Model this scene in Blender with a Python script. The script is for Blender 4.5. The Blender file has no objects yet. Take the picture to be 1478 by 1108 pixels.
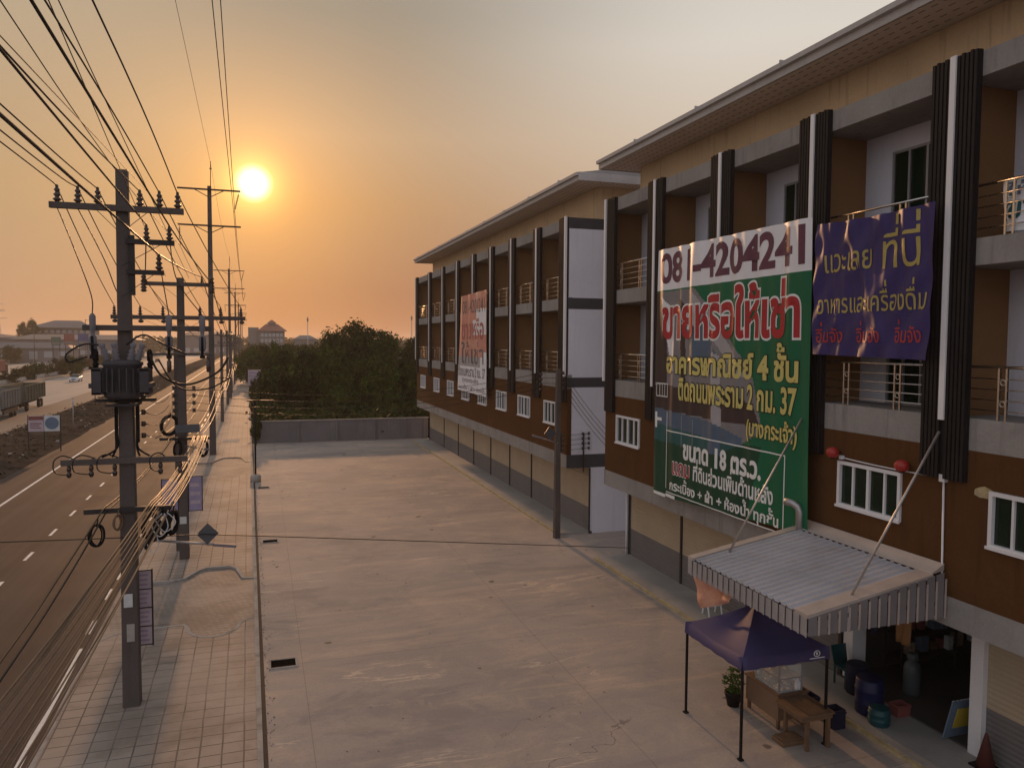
import bpy, bmesh, math, random
from mathutils import Vector, Matrix
random.seed(7)
R = math.radians
S = bpy.context.scene
COL = S.collection

# ------------------------------------------------------------------ camera
def setup_camera():
    yaw, pitch, roll = R(18.13), R(-3.02), R(0.37)
    f0 = Vector((math.sin(yaw)*math.cos(pitch), math.cos(yaw)*math.cos(pitch), math.sin(pitch)))
    r0 = Vector((math.cos(yaw), -math.sin(yaw), 0))
    u0 = r0.cross(f0)
    r = r0*math.cos(roll) + u0*math.sin(roll)
    u = u0*math.cos(roll) - r0*math.sin(roll)
    cd = bpy.data.cameras.new('camera')
    cd.sensor_fit = 'HORIZONTAL'; cd.sensor_width = 36; cd.lens = 36*1110/1478
    cd.clip_start = 0.1; cd.clip_end = 6000
    co = bpy.data.objects.new('camera', cd); COL.objects.link(co)
    m = Matrix(((r.x, u.x, -f0.x, 0), (r.y, u.y, -f0.y, 0), (r.z, u.z, -f0.z, 8.2), (0, 0, 0, 1)))
    co.matrix_world = m
    S.camera = co
setup_camera()

# ------------------------------------------------------------------ light
SUN_EL, SUN_AZ = R(10.9), R(-0.33)          # azimuth from +Y towards +X
SUN_DIR = Vector((math.sin(SUN_AZ)*math.cos(SUN_EL), math.cos(SUN_AZ)*math.cos(SUN_EL), math.sin(SUN_EL)))
SUN_STRENGTH = 2.3
HAZE = 0.0003
S.view_settings.view_transform = 'Standard'; S.view_settings.look = 'None'
S.view_settings.gamma = 1; S.view_settings.exposure = 0
S.cycles.use_denoising = True
S.cycles.max_bounces = 6; S.cycles.diffuse_bounces = 3; S.cycles.glossy_bounces = 3
S.cycles.transparent_max_bounces = 8; S.cycles.volume_bounces = 1
S.cycles.sample_clamp_indirect = 4

class NT:
    """tiny node-tree helper"""
    def __init__(s, tree): s.t = tree; s.n = tree.nodes; s.l = tree.links
    def put(s, sock, v):
        if v is None: return
        if hasattr(v, 'is_linked') or isinstance(v, bpy.types.NodeSocket): s.l.new(v, sock)
        else:
            try: sock.default_value = v
            except Exception: sock.default_value = (*v, 1)
    def math(s, op, a, b=None, c=None, clamp=False):
        n = s.n.new('ShaderNodeMath'); n.operation = op; n.use_clamp = clamp
        for i, v in enumerate((a, b, c)): s.put(n.inputs[i], v)
        return n.outputs[0]
    def vmath(s, op, a, b=None):
        n = s.n.new('ShaderNodeVectorMath'); n.operation = op
        s.put(n.inputs[0], a); s.put(n.inputs[1], b)
        return n.outputs['Value'] if op in ('DOT_PRODUCT', 'LENGTH') else n.outputs[0]
    def mix(s, f, a, b, op='MIX'):
        n = s.n.new('ShaderNodeMix'); n.data_type = 'RGBA'; n.blend_type = op; n.clamp_factor = True
        s.put(n.inputs[0], f); s.put(n.inputs[6], a); s.put(n.inputs[7], b)
        return n.outputs[2]
    def ramp(s, f, stops, interp='LINEAR'):
        n = s.n.new('ShaderNodeValToRGB'); n.color_ramp.interpolation = interp
        e = n.color_ramp.elements
        while len(e) < len(stops): e.new(0.5)
        for el, (p, c) in zip(e, stops):
            el.position = p
            el.color = (*c, 1) if not isinstance(c, (int, float)) else (c, c, c, 1)
        s.put(n.inputs[0], f); return n.outputs[0]
    def noise(s, vec, scale, detail=3, rough=.55, dist=0):
        n = s.n.new('ShaderNodeTexNoise'); s.put(n.inputs['Vector'], vec)
        n.inputs['Scale'].default_value = scale; n.inputs['Detail'].default_value = detail
        n.inputs['Roughness'].default_value = rough; n.inputs['Distortion'].default_value = dist
        return n.outputs[0]
    def smooth(s, v, a, b):
        n = s.n.new('ShaderNodeMapRange'); n.interpolation_type = 'SMOOTHSTEP'
        s.put(n.inputs[0], v); n.inputs[1].default_value = a; n.inputs[2].default_value = b
        return n.outputs[0]

def setup_world():
    w = bpy.data.worlds.new('World'); S.world = w; w.use_nodes = True
    T = NT(w.node_tree); T.n.clear()
    out = T.n.new('ShaderNodeOutputWorld')
    tc = T.n.new('ShaderNodeTexCoord')
    d = T.vmath('NORMALIZE', tc.outputs['Generated'])
    sep = T.n.new('ShaderNodeSeparateXYZ'); T.l.new(d, sep.inputs[0])
    z = sep.outputs[2]
    sky = T.n.new('ShaderNodeTexSky'); sky.sky_type = 'NISHITA'; sky.sun_disc = False
    sky.sun_elevation = SUN_EL; sky.sun_rotation = SUN_AZ
    sky.air_density = 1.5; sky.dust_density = 0.5; sky.ozone_density = 1.0
    b1 = T.n.new('ShaderNodeBackground'); T.l.new(sky.outputs[0], b1.inputs[0]); b1.inputs[1].default_value = 0.007
    # smoky evening haze: warm near the horizon on the sun's side, grey above, bright bluish fill behind
    az_ = T.math('ABSOLUTE', z)
    mid = T.ramp(az_, [(0.0, (.25, .085, .07)), (.06, (.26, .095, .075)), (.17, (.41, .215, .105)), (.25, (.465, .305, .185)), (.38, (.32, .262, .197)), (.6, (.30, .295, .285)), (1.0, (.34, .355, .40))])
    left = T.ramp(az_, [(0.0, (.41, .21, .14)), (.05, (.42, .225, .145)), (.17, (.48, .29, .145)), (.33, (.455, .335, .212)), (.6, (.38, .345, .31)), (1.0, (.34, .355, .40))])
    right = T.ramp(az_, [(0.0, (.36, .19, .13)), (.10, (.46, .27, .18)), (.22, (.60, .46, .34)), (.35, (.69, .625, .545)), (.5, (.55, .52, .49)), (.7, (.42, .42, .42)), (1.0, (.34, .355, .40))])
    back = T.ramp(az_, [(0.0, (.56, .54, .57)), (.3, (.60, .61, .68)), (1.0, (.34, .355, .40))])  # sky out of view, raised with the zenith as soft fill for the facades
    fr = T.mix(T.smooth(sep.outputs[0], .12, .56), T.mix(T.smooth(sep.outputs[0], .06, -.26), mid, left), right)
    by = T.smooth(sep.outputs[1], -.25, .6)
    base = T.mix(by, back, fr)
    dot = T.vmath('DOT_PRODUCT', d, tuple(SUN_DIR))
    ang = T.math('MULTIPLY', T.math('ARCCOSINE', T.math('MINIMUM', dot, .999999)), 57.29578)
    def gauss(sig):
        q = T.math('DIVIDE', ang, sig)
        return T.math('EXPONENT', T.math('MULTIPLY', T.math('MULTIPLY', q, q), -1))
    disc = T.math('MULTIPLY', T.math('SUBTRACT', 1, T.smooth(ang, .35, 1.45)), 1.0)
    def add(a, f, c):
        n = T.n.new('ShaderNodeMix'); n.data_type = 'RGBA'; n.blend_type = 'ADD'; n.clamp_factor = False
        T.put(n.inputs[0], f); T.put(n.inputs[6], a); n.inputs[7].default_value = (*c, 1)
        return n.outputs[2]
    c = add(base, gauss(9.), (.30, .12, -.02))
    c = add(c, gauss(4.0), (.28, .10, -.02))
    c = add(c, gauss(1.75), (.75, .62, .14))
    c = add(c, disc, (1.0, 1.15, 1.2))
    b2 = T.n.new('ShaderNodeBackground'); T.l.new(c, b2.inputs[0]); b2.inputs[1].default_value = 1.0
    ad = T.n.new('ShaderNodeAddShader'); T.l.new(b1.outputs[0], ad.inputs[0]); T.l.new(b2.outputs[0], ad.inputs[1])
    T.l.new(ad.outputs[0], out.inputs[0])
    sl = bpy.data.lights.new('sun', 'SUN'); sl.energy = SUN_STRENGTH; sl.angle = R(1.6); sl.color = (1, .52, .24)
    so = bpy.data.objects.new('sun', sl); COL.objects.link(so)
    so.rotation_euler = SUN_DIR.to_track_quat('Z', 'Y').to_euler(); so.location = (0, 60, 40)
setup_world()

# ------------------------------------------------------------------ materials
def mat(name, col, rough=.75, metal=0., var=.18, scale=1.5, fine=18., bump=.0, bscale=30., spec=.3, stain=None, stain_amt=0., stain_scale=.6, streak=0., coat=0., alpha_noise=None):
    m = bpy.data.materials.new(name); m.use_nodes = True
    T = NT(m.node_tree); bs = T.n['Principled BSDF']
    geo = T.n.new('ShaderNodeNewGeometry'); P = geo.outputs['Position']
    n1 = T.noise(P, scale, 4); n2 = T.noise(P, fine, 3)
    f = T.math('ADD', T.math('MULTIPLY', T.math('SUBTRACT', n1, .5), 1.6), T.math('MULTIPLY', T.math('SUBTRACT', n2, .5), .8))
    k = T.math('ADD', 1.0, T.math('MULTIPLY', f, var*2))
    c = T.vmath('MULTIPLY', (*col,), None)
    vm = c.node; T.l.new(T_vec(T, k), vm.inputs[1])
    c = vm.outputs[0]
    if stain is not None:
        s1 = T.smooth(T.noise(P, stain_scale, 6, .65, .4), .5, .72)
        c = T.mix(T.math('MULTIPLY', s1, stain_amt), c, (*stain, 1))
    if streak:
        mp = T.n.new('ShaderNodeMapping'); T.l.new(P, mp.inputs[0]); mp.inputs['Scale'].default_value = (5, 5, .35)
        s2 = T.smooth(T.noise(mp.outputs[0], 1.2, 4, .6), .52, .75)
        c = T.mix(T.math('MULTIPLY', s2, streak), c, (col[0]*.45, col[1]*.45, col[2]*.45, 1))
    T.l.new(c, bs.inputs['Base Color'])
    rr = T.math('ADD', rough, T.math('MULTIPLY', T.math('SUBTRACT', n1, .5), .25), clamp=True)
    T.l.new(rr, bs.inputs['Roughness'])
    bs.inputs['Metallic'].default_value = metal
    bs.inputs['Specular IOR Level'].default_value = spec
    bs.inputs['Coat Weight'].default_value = coat
    if bump:
        b = T.n.new('ShaderNodeBump'); b.inputs['Strength'].default_value = min(1, bump); b.inputs['Distance'].default_value = .03
        T.l.new(T.noise(P, bscale, 4), b.inputs['Height']); T.l.new(b.outputs[0], bs.inputs['Normal'])
    return m
def T_vec(T, k):
    n = T.n.new('ShaderNodeCombineXYZ')
    for i in range(3): T.l.new(k, n.inputs[i])
    return n.outputs[0]

def mat_lot():
    m = bpy.data.materials.new('lot_concrete'); m.use_nodes = True
    T = NT(m.node_tree); bs = T.n['Principled BSDF']
    P = T.n.new('ShaderNodeNewGeometry').outputs['Position']
    big = T.noise(P, .16, 4, .6, .6); mid = T.noise(P, .9, 6, .68, .8); fine = T.noise(P, 14, 4, .6)
    mp = T.n.new('ShaderNodeMapping'); T.l.new(P, mp.inputs[0]); mp.inputs['Scale'].default_value = (.10, .62, 1); mp.inputs['Rotation'].default_value = (0, 0, R(-6))
    band = T.noise(mp.outputs[0], 1.0, 7, .66, 1.6)
    mp2 = T.n.new('ShaderNodeMapping'); T.l.new(P, mp2.inputs[0]); mp2.inputs['Scale'].default_value = (.16, .34, 1); mp2.inputs['Rotation'].default_value = (0, 0, R(5))
    blot = T.noise(mp2.outputs[0], 1.0, 9, .70, 1.0)
    c = T.mix(T.smooth(big, .32, .68), (.31, .27, .245, 1), (.40, .335, .29, 1))
    c = T.mix(T.math('MULTIPLY', T.smooth(blot, .50, .66), .6), c, (.54, .415, .315, 1))
    c = T.mix(T.math('MULTIPLY', T.smooth(blot, .47, .35), .6), c, (.215, .20, .195, 1))
    c = T.mix(T.math('MULTIPLY', T.smooth(mid, .5, .72), .45), c, (.54, .42, .31, 1))
    c = T.mix(T.math('MULTIPLY', T.smooth(band, .56, .70), .38), c, (.66, .48, .32, 1))
    c = T.mix(T.math('MULTIPLY', T.smooth(band, .45, .33), .25), c, (.22, .195, .18, 1))
    # pale tide lines left by drying puddles
    rid = T.math('ABSOLUTE', T.math('SUBTRACT', T.noise(mp.outputs[0], .8, 8, .62, 1.2), .535))
    c = T.mix(T.math('MULTIPLY', T.math('MULTIPLY', T.smooth(rid, .012, .002), T.smooth(T.noise(P, .3, 2), .5, .62)), .6), c, (.74, .58, .42, 1))
    c = T.mix(T.math('MULTIPLY', T.smooth(fine, .45, .75), .25), c, (.17, .15, .14, 1))
    # trowel swirls
    wv = T.n.new('ShaderNodeTexWave'); wv.wave_type = 'RINGS'; wv.inputs['Scale'].default_value = .35; wv.inputs['Distortion'].default_value = 9
    wv.inputs['Detail'].default_value = 3; wv.inputs['Detail Scale'].default_value = .5
    T.l.new(P, wv.inputs['Vector'])
    c = T.mix(T.math('MULTIPLY', T.smooth(wv.outputs[1], .55, 1.0), .13), c, (.44, .36, .28, 1))
    # small dark oil spots
    sp = T.smooth(T.noise(P, 1.5, 2, .4), .715, .75)
    c = T.mix(T.math('MULTIPLY', sp, .7), c, (.06, .055, .05, 1))
    # hairline cracks
    vo = T.n.new('ShaderNodeTexVoronoi'); vo.feature = 'DISTANCE_TO_EDGE'; vo.inputs['Scale'].default_value = .17
    wob = T.vmath('ADD', P, T.vmath('MULTIPLY', T.n.new('ShaderNodeCombineXYZ').outputs[0], (0, 0, 0)))
    nz = T.n.new('ShaderNodeTexNoise'); T.l.new(P, nz.inputs['Vector']); nz.inputs['Scale'].default_value = 1.3; nz.inputs['Detail'].default_value = 4
    T.l.new(T.vmath('ADD', P, T.vmath('MULTIPLY', nz.outputs['Color'], (1.6, 1.6, 0))), vo.inputs['Vector'])
    cr = T.math('LESS_THAN', vo.outputs[0], .0014)
    gate = T.smooth(T.noise(P, .22, 1), .53, .60)
    c = T.mix(T.math('MULTIPLY', T.math('MULTIPLY', cr, gate), .45), c, (.06, .05, .045, 1))
    # saw-cut joints across the lot
    sep = T.n.new('ShaderNodeSeparateXYZ'); T.l.new(P, sep.inputs[0])
    fy = T.math('ABSOLUTE', T.math('SUBTRACT', T.math('FRACT', T.math('DIVIDE', sep.outputs[1], 8.)), .5))
    fx = T.math('ABSOLUTE', T.math('SUBTRACT', T.math('FRACT', T.math('DIVIDE', T.math('ADD', sep.outputs[0], 2.2), 6.3)), .5))
    j = T.math('LESS_THAN', T.math('MINIMUM', fy, T.math('MULTIPLY', fx, 1.)), .0016)
    c = T.mix(T.math('MULTIPLY', j, .35), c, (.10, .09, .08, 1))
    T.l.new(c, bs.inputs['Base Color'])
    T.l.new(T.math('ADD', .72, T.math('MULTIPLY', mid, .25)), bs.inputs['Roughness'])
    bs.inputs['Specular IOR Level'].default_value = .12
    b = T.n.new('ShaderNodeBump'); b.inputs['Strength'].default_value = .35; b.inputs['Distance'].default_value = .02
    T.l.new(T.math('ADD', T.math('MULTIPLY', mid, 1.), T.math('MULTIPLY', fine, .35)), b.inputs['Height']); T.l.new(b.outputs[0], bs.inputs['Normal'])
    return m

def mat_paver(name, w, h, rot, c1, c2, mortar, off=0.0, msize=.02):
    m = bpy.data.materials.new(name); m.use_nodes = True
    T = NT(m.node_tree); bs = T.n['Principled BSDF']
    uv = T.n.new('ShaderNodeUVMap'); uv.uv_map = 'UVMap'
    P = T.n.new('ShaderNodeNewGeometry').outputs['Position']
    mp = T.n.new('ShaderNodeMapping'); T.l.new(uv.outputs[0], mp.inputs[0]); mp.inputs['Rotation'].default_value = (0, 0, rot)
    wob = T.n.new('ShaderNodeTexNoise'); T.l.new(P, wob.inputs['Vector']); wob.inputs['Scale'].default_value = .7
    v = T.vmath('ADD', mp.outputs[0], T.vmath('MULTIPLY', T.vmath('SUBTRACT', wob.outputs['Color'], (.5, .5, .5)), (.05, .05, 0)))
    br = T.n.new('ShaderNodeTexBrick'); T.l.new(v, br.inputs['Vector'])
    br.offset = off; br.inputs['Scale'].default_value = 1
    br.inputs['Brick Width'].default_value = w; br.inputs['Row Height'].default_value = h
    br.inputs['Mortar Size'].default_value = msize; br.inputs['Mortar Smooth'].default_value = .3; br.inputs['Bias'].default_value = 0
    br.inputs['Color1'].default_value = (*c1, 1); br.inputs['Color2'].default_value = (*c2, 1); br.inputs['Mortar'].default_value = (*mortar, 1)
    n = T.noise(P, .55, 5, .65, .5); fine = T.noise(P, 22, 3)
    c = T.mix(T.math('MULTIPLY', T.smooth(n, .42, .66), .65), br.outputs[0], tuple(x*.5 for x in c1)+(1,))
    c = T.mix(T.math('MULTIPLY', T.smooth(T.noise(P, .35, 3), .45, .6), .4), c, (.40, .335, .285, 1))
    c = T.mix(T.math('MULTIPLY', T.smooth(T.noise(P, 1.7, 5, .7), .55, .75), .45), c, (.40, .31, .235, 1))
    c = T.mix(T.math('MULTIPLY', T.smooth(fine, .5, .8), .25), c, (.12, .1, .09, 1))
    T.l.new(c, bs.inputs['Base Color']); bs.inputs['Roughness'].default_value = .8; bs.inputs['Specular IOR Level'].default_value = .25
    b = T.n.new('ShaderNodeBump'); b.inputs['Strength'].default_value = .5; b.inputs['Distance'].default_value = .012
    T.l.new(T.math('ADD', T.math('MULTIPLY', br.outputs[1], -1), T.math('MULTIPLY', fine, .4)), b.inputs['Height']); T.l.new(b.outputs[0], bs.inputs['Normal'])
    return m

def mat_dots(name, col, dot, axes, scale, r, band=None, slat=None, rough=.7):
    """plain colour with a regular pattern of small holes; two-tone shutters use band"""
    m = bpy.data.materials.new(name); m.use_nodes = True
    T = NT(m.node_tree); bs = T.n['Principled BSDF']
    P = T.n.new('ShaderNodeNewGeometry').outputs['Position']
    sep = T.n.new('ShaderNodeSeparateXYZ'); T.l.new(P, sep.inputs[0])
    a, b = sep.outputs[axes[0]], sep.outputs[axes[1]]
    row = T.math('FLOOR', T.math('MULTIPLY', b, scale[1]))
    sh = T.math('MULTIPLY', T.math('MODULO', row, 2), .5)
    fa = T.math('SUBTRACT', T.math('FRACT', T.math('ADD', T.math('MULTIPLY', a, scale[0]), sh)), .5)
    fb = T.math('SUBTRACT', T.math('FRACT', T.math('MULTIPLY', b, scale[1])), .5)
    hit = T.math('MULTIPLY', T.math('LESS_THAN', T.math('ABSOLUTE', fa), r[0]), T.math('LESS_THAN', T.math('ABSOLUTE', fb), r[1]))
    n = T.noise(P, 1.1, 5, .6); n2 = T.noise(P, 16, 3)
    k = T.math('ADD', .8, T.math('ADD', T.math('MULTIPLY', n, .3), T.math('MULTIPLY', n2, .12)))
    if band:
        base = T.mix(T.math('GREATER_THAN', sep.outputs[2], band[0]), (*band[1], 1), (*col, 1))
        hit = T.math('MULTIPLY', hit, T.math('MULTIPLY', T.math('GREATER_THAN', sep.outputs[2], band[2]), T.math('LESS_THAN', sep.outputs[2], band[3])))
    else: base = T.mix(0., (*col, 1), (*col, 1))
    vm = T.vmath('MULTIPLY', base, None); T.l.new(T_vec(T, k), vm.node.inputs[1])
    c = T.mix(hit, vm, (*dot, 1))
    T.l.new(c, bs.inputs['Base Color']); bs.inputs['Roughness'].default_value = rough; bs.inputs['Specular IOR Level'].default_value = .3
    if slat:
        w = T.math('ABSOLUTE', T.math('SINE', T.math('MULTIPLY', sep.outputs[2], math.pi/slat)))
        bu = T.n.new('ShaderNodeBump'); bu.inputs['Strength'].default_value = .6; bu.inputs['Distance'].default_value = .02
        T.l.new(w, bu.inputs['Height']); T.l.new(bu.outputs[0], bs.inputs['Normal'])
    return m

def mat_leaf(name, c1, c2, c3):
    m = bpy.data.materials.new(name); m.use_nodes = True
    T = NT(m.node_tree); bs = T.n['Principled BSDF']
    P = T.n.new('ShaderNodeNewGeometry').outputs['Position']
    oi = T.n.new('ShaderNodeObjectInfo').outputs['Random']
    n = T.noise(P, .30, 4); n2 = T.noise(P, 1.3, 3)
    c = T.mix(T.smooth(n, .4, .62), (*c1, 1), (*c2, 1))
    c = T.mix(T.math('MULTIPLY', T.smooth(n2, .48, .66), .7), c, (*c3, 1))
    k = T.math('ADD', .45, T.math('MULTIPLY', oi, 1.2))
    vm = T.vmath('MULTIPLY', c, None); T.l.new(T_vec(T, k), vm.node.inputs[1])
    T.l.new(vm, bs.inputs['Base Color']); bs.inputs['Roughness'].default_value = .7; bs.inputs['Specular IOR Level'].default_value = .06
    tr = T.n.new('ShaderNodeBsdfTranslucent'); T.l.new(vm, tr.inputs[0])
    mx = T.n.new('ShaderNodeMixShader'); mx.inputs[0].default_value = .15
    T.l.new(bs.outputs[0], mx.inputs[1]); T.l.new(tr.outputs[0], mx.inputs[2])
    T.l.new(mx.outputs[0], T.n['Material Output'].inputs[0])
    return m

def mat_road(name, col, patch):
    m = bpy.data.materials.new(name); m.use_nodes = True
    T = NT(m.node_tree); bs = T.n['Principled BSDF']
    P = T.n.new('ShaderNodeNewGeometry').outputs['Position']
    mp = T.n.new('ShaderNodeMapping'); T.l.new(P, mp.inputs[0]); mp.inputs['Scale'].default_value = (1.1, .03, 1); mp.inputs['Rotation'].default_value = (0, 0, R(-.8))
    tr = T.noise(mp.outputs[0], 1.0, 4, .6, .2)
    n = T.noise(P, .5, 5, .65); f = T.noise(P, 30, 3)
    c = T.mix(T.smooth(tr, .35, .68), (*col, 1), (*patch, 1))
    k = T.math('ADD', .72, T.math('ADD', T.math('MULTIPLY', n, .4), T.math('MULTIPLY', f, .16)))
    vm = T.vmath('MULTIPLY', c, None); T.l.new(T_vec(T, k), vm.node.inputs[1])
    T.l.new(vm, bs.inputs['Base Color'])
    T.l.new(T.math('ADD', .68, T.math('MULTIPLY', n, .25)), bs.inputs['Roughness']); bs.inputs['Specular IOR Level'].default_value = .12
    b = T.n.new('ShaderNodeBump'); b.inputs['Strength'].default_value = .3; b.inputs['Distance'].default_value = .01
    T.l.new(f, b.inputs['Height']); T.l.new(b.outputs[0], bs.inputs['Normal'])
    return m

M = {}
M['lot'] = mat_lot()
M['paver'] = mat_paver('sidewalk_pavers', .42, .42, 0, (.33, .265, .215), (.37, .30, .245), (.12, .10, .09), 0, .018)
M['herring'] = mat_paver('driveway_pavers', .26, .12, R(35), (.27, .225, .19), (.33, .275, .23), (.14, .12, .10), .5, .012)
M['kerb'] = mat('kerb_concrete', (.38, .34, .30), .9, spec=.08, var=.25, bump=.3, stain=(.16, .14, .12), stain_amt=.7, stain_scale=1.2)
M['asphalt'] = mat_road('service_asphalt', (.060, .042, .036), (.083, .062, .054))
M['mainroad'] = mat_road('main_carriageway', (.30, .27, .24), (.36, .325, .285))
M['shoulder'] = mat_road('shoulder_asphalt', (.16, .135, .115), (.19, .16, .135))
M['paint'] = mat('road_paint', (.72, .70, .66), .6, var=.25, fine=9)
M['dirt'] = mat('median_dirt', (.072, .053, .039), .95, var=.5, scale=.7, fine=6, bump=.8, bscale=5, spec=0, stain=(.125, .098, .076), stain_amt=.5, stain_scale=1.4)
M['ground'] = mat('ground_soil', (.10, .085, .06), .95, var=.4, scale=.05, fine=.5)
M['crack'] = mat('gap_dirt', (.055, .042, .032), .95, var=.5, scale=4, fine=20)
M['cream'] = mat('cream_plaster', (.62, .455, .28), .9, spec=.1, var=.15, scale=.6, streak=.45, bump=.1)
M['brown'] = mat('brown_plaster', (.105, .047, .018), .9, spec=.1, stain=(.07, .036, .017), stain_amt=.5, stain_scale=.5, var=.2, scale=.5, bump=.15, bscale=50, streak=.4)
M['brownp'] = mat('brown_partition', (.30, .16, .075), .9, spec=.1, var=.10, scale=.6)
M['white'] = mat('white_plaster', (.74, .715, .76), .9, spec=.1, var=.07, scale=.5, streak=.12)
M['greyp'] = mat('grey_plaster', (.30, .275, .255), .9, spec=.1, var=.2, scale=.7, streak=.5, stain=(.15, .135, .125), stain_amt=.35, stain_scale=.8, bump=.15)
M['greyd'] = mat('dark_grey_band', (.065, .063, .065), .8, var=.15, streak=.15)
M['clad'] = mat('dark_cladding', (.019, .016, .016), .55, var=.25, scale=2, spec=.18)
M['strip'] = mat('white_strip', (.80, .77, .76), .5, var=.05)
M['steel'] = mat('stainless_rail', (.62, .57, .52), .28, metal=1, var=.08)
M['galv'] = mat('galvanised_pipe', (.42, .40, .39), .42, metal=.8, var=.2)
M['frame'] = mat('white_aluminium', (.74, .72, .72), .5, var=.06)
M['gframe'] = mat('grey_aluminium', (.35, .34, .35), .45, metal=.3, var=.08)
M['glass'] = mat('dark_glass', (.008, .020, .011), .07, var=.2, spec=.5)
M['soffit'] = mat_dots('soffit_boards', (.60, .49, .40), (.20, .15, .12), (1, 0), (3.3, 3.6), (.27, .07))
M['roof'] = mat('roof_sheet', (.30, .28, .27), .5, metal=.3, var=.15)
M['fascia'] = mat('eave_fascia', (.46, .43, .41), .6, var=.12, streak=.2)
M['shutter'] = mat_dots('shutter_two_tone', (.42, .33, .225), (.035, .03, .025), (1, 2), (9, 9), (.2, .2), (1.12, (.16, .145, .14), 2.42, 2.83), .11)
M['apron'] = mat('apron_concrete', (.33, .31, .285), .55, var=.16, scale=.8, stain=(.2, .19, .18), stain_amt=.5)
M['yedge'] = mat('worn_yellow_edge', (.42, .33, .18), .85, var=.35, scale=3, stain=(.26, .23, .20), stain_amt=.9, stain_scale=2)
M['block'] = mat('cement_wall', (.19, .175, .175), .9, spec=.08, var=.15, scale=.6, bump=.3, streak=.3, stain=(.28, .25, .23), stain_amt=.4)
M['concrete'] = mat('pole_concrete', (.105, .083, .072), .85, var=.2, scale=1.2, bump=.3, streak=.35)
M['dsteel'] = mat('dark_steel', (.045, .038, .036), .6, metal=.3, var=.3)
M['porcelain'] = mat('brown_porcelain', (.05, .028, .022), .25, var=.15, spec=.6)
M['lporc'] = mat('grey_polymer', (.20, .18, .19), .7, var=.15, spec=.1)
M['trafo'] = mat('transformer_paint', (.060, .052, .055), .55, var=.25, scale=4, stain=(.09, .05, .035), stain_amt=.5, stain_scale=5)
M['wire'] = mat('black_cable', (.018, .014, .012), .5, var=.2)
M['tele'] = mat('weathered_cable', (.17, .105, .06), .5, var=.3, scale=3, spec=.4)
M['black'] = mat('black_plastic', (.012, .011, .011), .6, var=.2, spec=.12)
M['pit'] = mat('drain_pit', (.012, .009, .007), 1, var=.3, spec=0)  # near-black colour that paints the shade inside the drains
M['solar'] = mat('solar_panel_back', (.075, .07, .072), .45, metal=.2, var=.15)
M['paper'] = mat('white_paper', (.62, .60, .58), .8, var=.12, scale=6)
M['red'] = mat('red_plastic', (.36, .022, .016), .35, var=.12, spec=.5)
M['sheet'] = mat('corrugated_steel', (.46, .445, .46), .5, metal=.15, var=.16, scale=.8, stain=(.46, .33, .25), stain_amt=.25, stain_scale=2)
M['sheetd'] = mat('corrugated_valance', (.40, .37, .36), .5, metal=.3, var=.12)
M['vald'] = mat('dark_valance_panel', (.20, .175, .175), .7, var=.15)  # darker copy of the valance sheet, shade put into its colour
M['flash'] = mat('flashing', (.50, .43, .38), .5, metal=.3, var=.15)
M['tentv'] = mat('violet_polyester', (.060, .047, .115), .7, var=.12, scale=2)
M['wood'] = mat('old_wood', (.165, .095, .052), .7, var=.3, scale=3, fine=30, stain=(.1, .06, .04), stain_amt=.6, stain_scale=3)
M['ply'] = mat('plywood_panel', (.22, .135, .085), .6, var=.2, scale=2, stain=(.16, .09, .06), stain_amt=.5, stain_scale=2.5)
M['cglass'] = mat('case_glass', (.30, .29, .28), .1, var=.1, spec=.5)
M['food'] = mat('food_tray', (.42, .30, .2), .6, var=.5, scale=14)
M['blue'] = mat('blue_plastic', (.008, .012, .055), .4, var=.1)
M['navy'] = mat('navy_cloth', (.012, .014, .035), .8, var=.2)
M['teal'] = mat('teal_plastic', (.010, .06, .07), .4, var=.1)
M['orangec'] = mat('orange_cloth', (.42, .17, .03), .8, var=.15)
M['pinksheet'] = mat('sun_bleached_vinyl', (.60, .30, .20), .55, var=.25, scale=2.5, stain=(.42, .08, .05), stain_amt=.7, stain_scale=4)
M['gas'] = mat('gas_bottle_paint', (.075, .088, .092), .45, var=.15)
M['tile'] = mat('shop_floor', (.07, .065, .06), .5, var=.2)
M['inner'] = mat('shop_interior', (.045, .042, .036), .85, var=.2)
M['cone'] = mat('faded_cone', (.10, .028, .022), .6, var=.2)
M['leafA'] = mat_leaf('tree_leaves', (.007, .014, .002), (.024, .042, .006), (.060, .088, .016))
M['leafB'] = mat_leaf('shrub_leaves', (.014, .026, .005), (.030, .044, .009), (.070, .072, .018))
M['leafC'] = mat_leaf('pot_leaves', (.06, .11, .02), (.09, .15, .03), (.13, .19, .04))
M['dry'] = mat_leaf('dry_grass', (.05, .04, .02), (.07, .055, .03), (.10, .08, .045))
M['bark'] = mat('bark', (.016, .012, .009), .9, var=.3, bump=.5)
M['truckg'] = mat('truck_body_grey', (.19, .18, .17), .5, var=.15, scale=1, stain=(.2, .16, .12), stain_amt=.5)
M['truckw'] = mat('truck_cab_white', (.55, .54, .52), .4, var=.08)
M['trucko'] = mat('truck_trailer_olive', (.10, .095, .07), .6, var=.15)
M['carw'] = mat('white_car_paint', (.62, .64, .68), .25, var=.04, coat=.5)
M['tyre'] = mat('tyre_rubber', (.018, .017, .016), .85, var=.2)
M['rim'] = mat('wheel_rim', (.28, .27, .26), .4, metal=.7, var=.1)
M['yellowp'] = mat('yellow_paint', (.42, .26, .04), .5, var=.15)
M['redp'] = mat('faded_red_board', (.22, .07, .06), .6, var=.15)
M['bluep'] = mat('faded_blue_board', (.05, .075, .19), .6, var=.12)
M['greenp'] = mat('faded_green_board', (.06, .11, .08), .6, var=.12)
M['farw'] = mat('far_white_wall', (.19, .17, .155), .8, var=.08, scale=.2)
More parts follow.
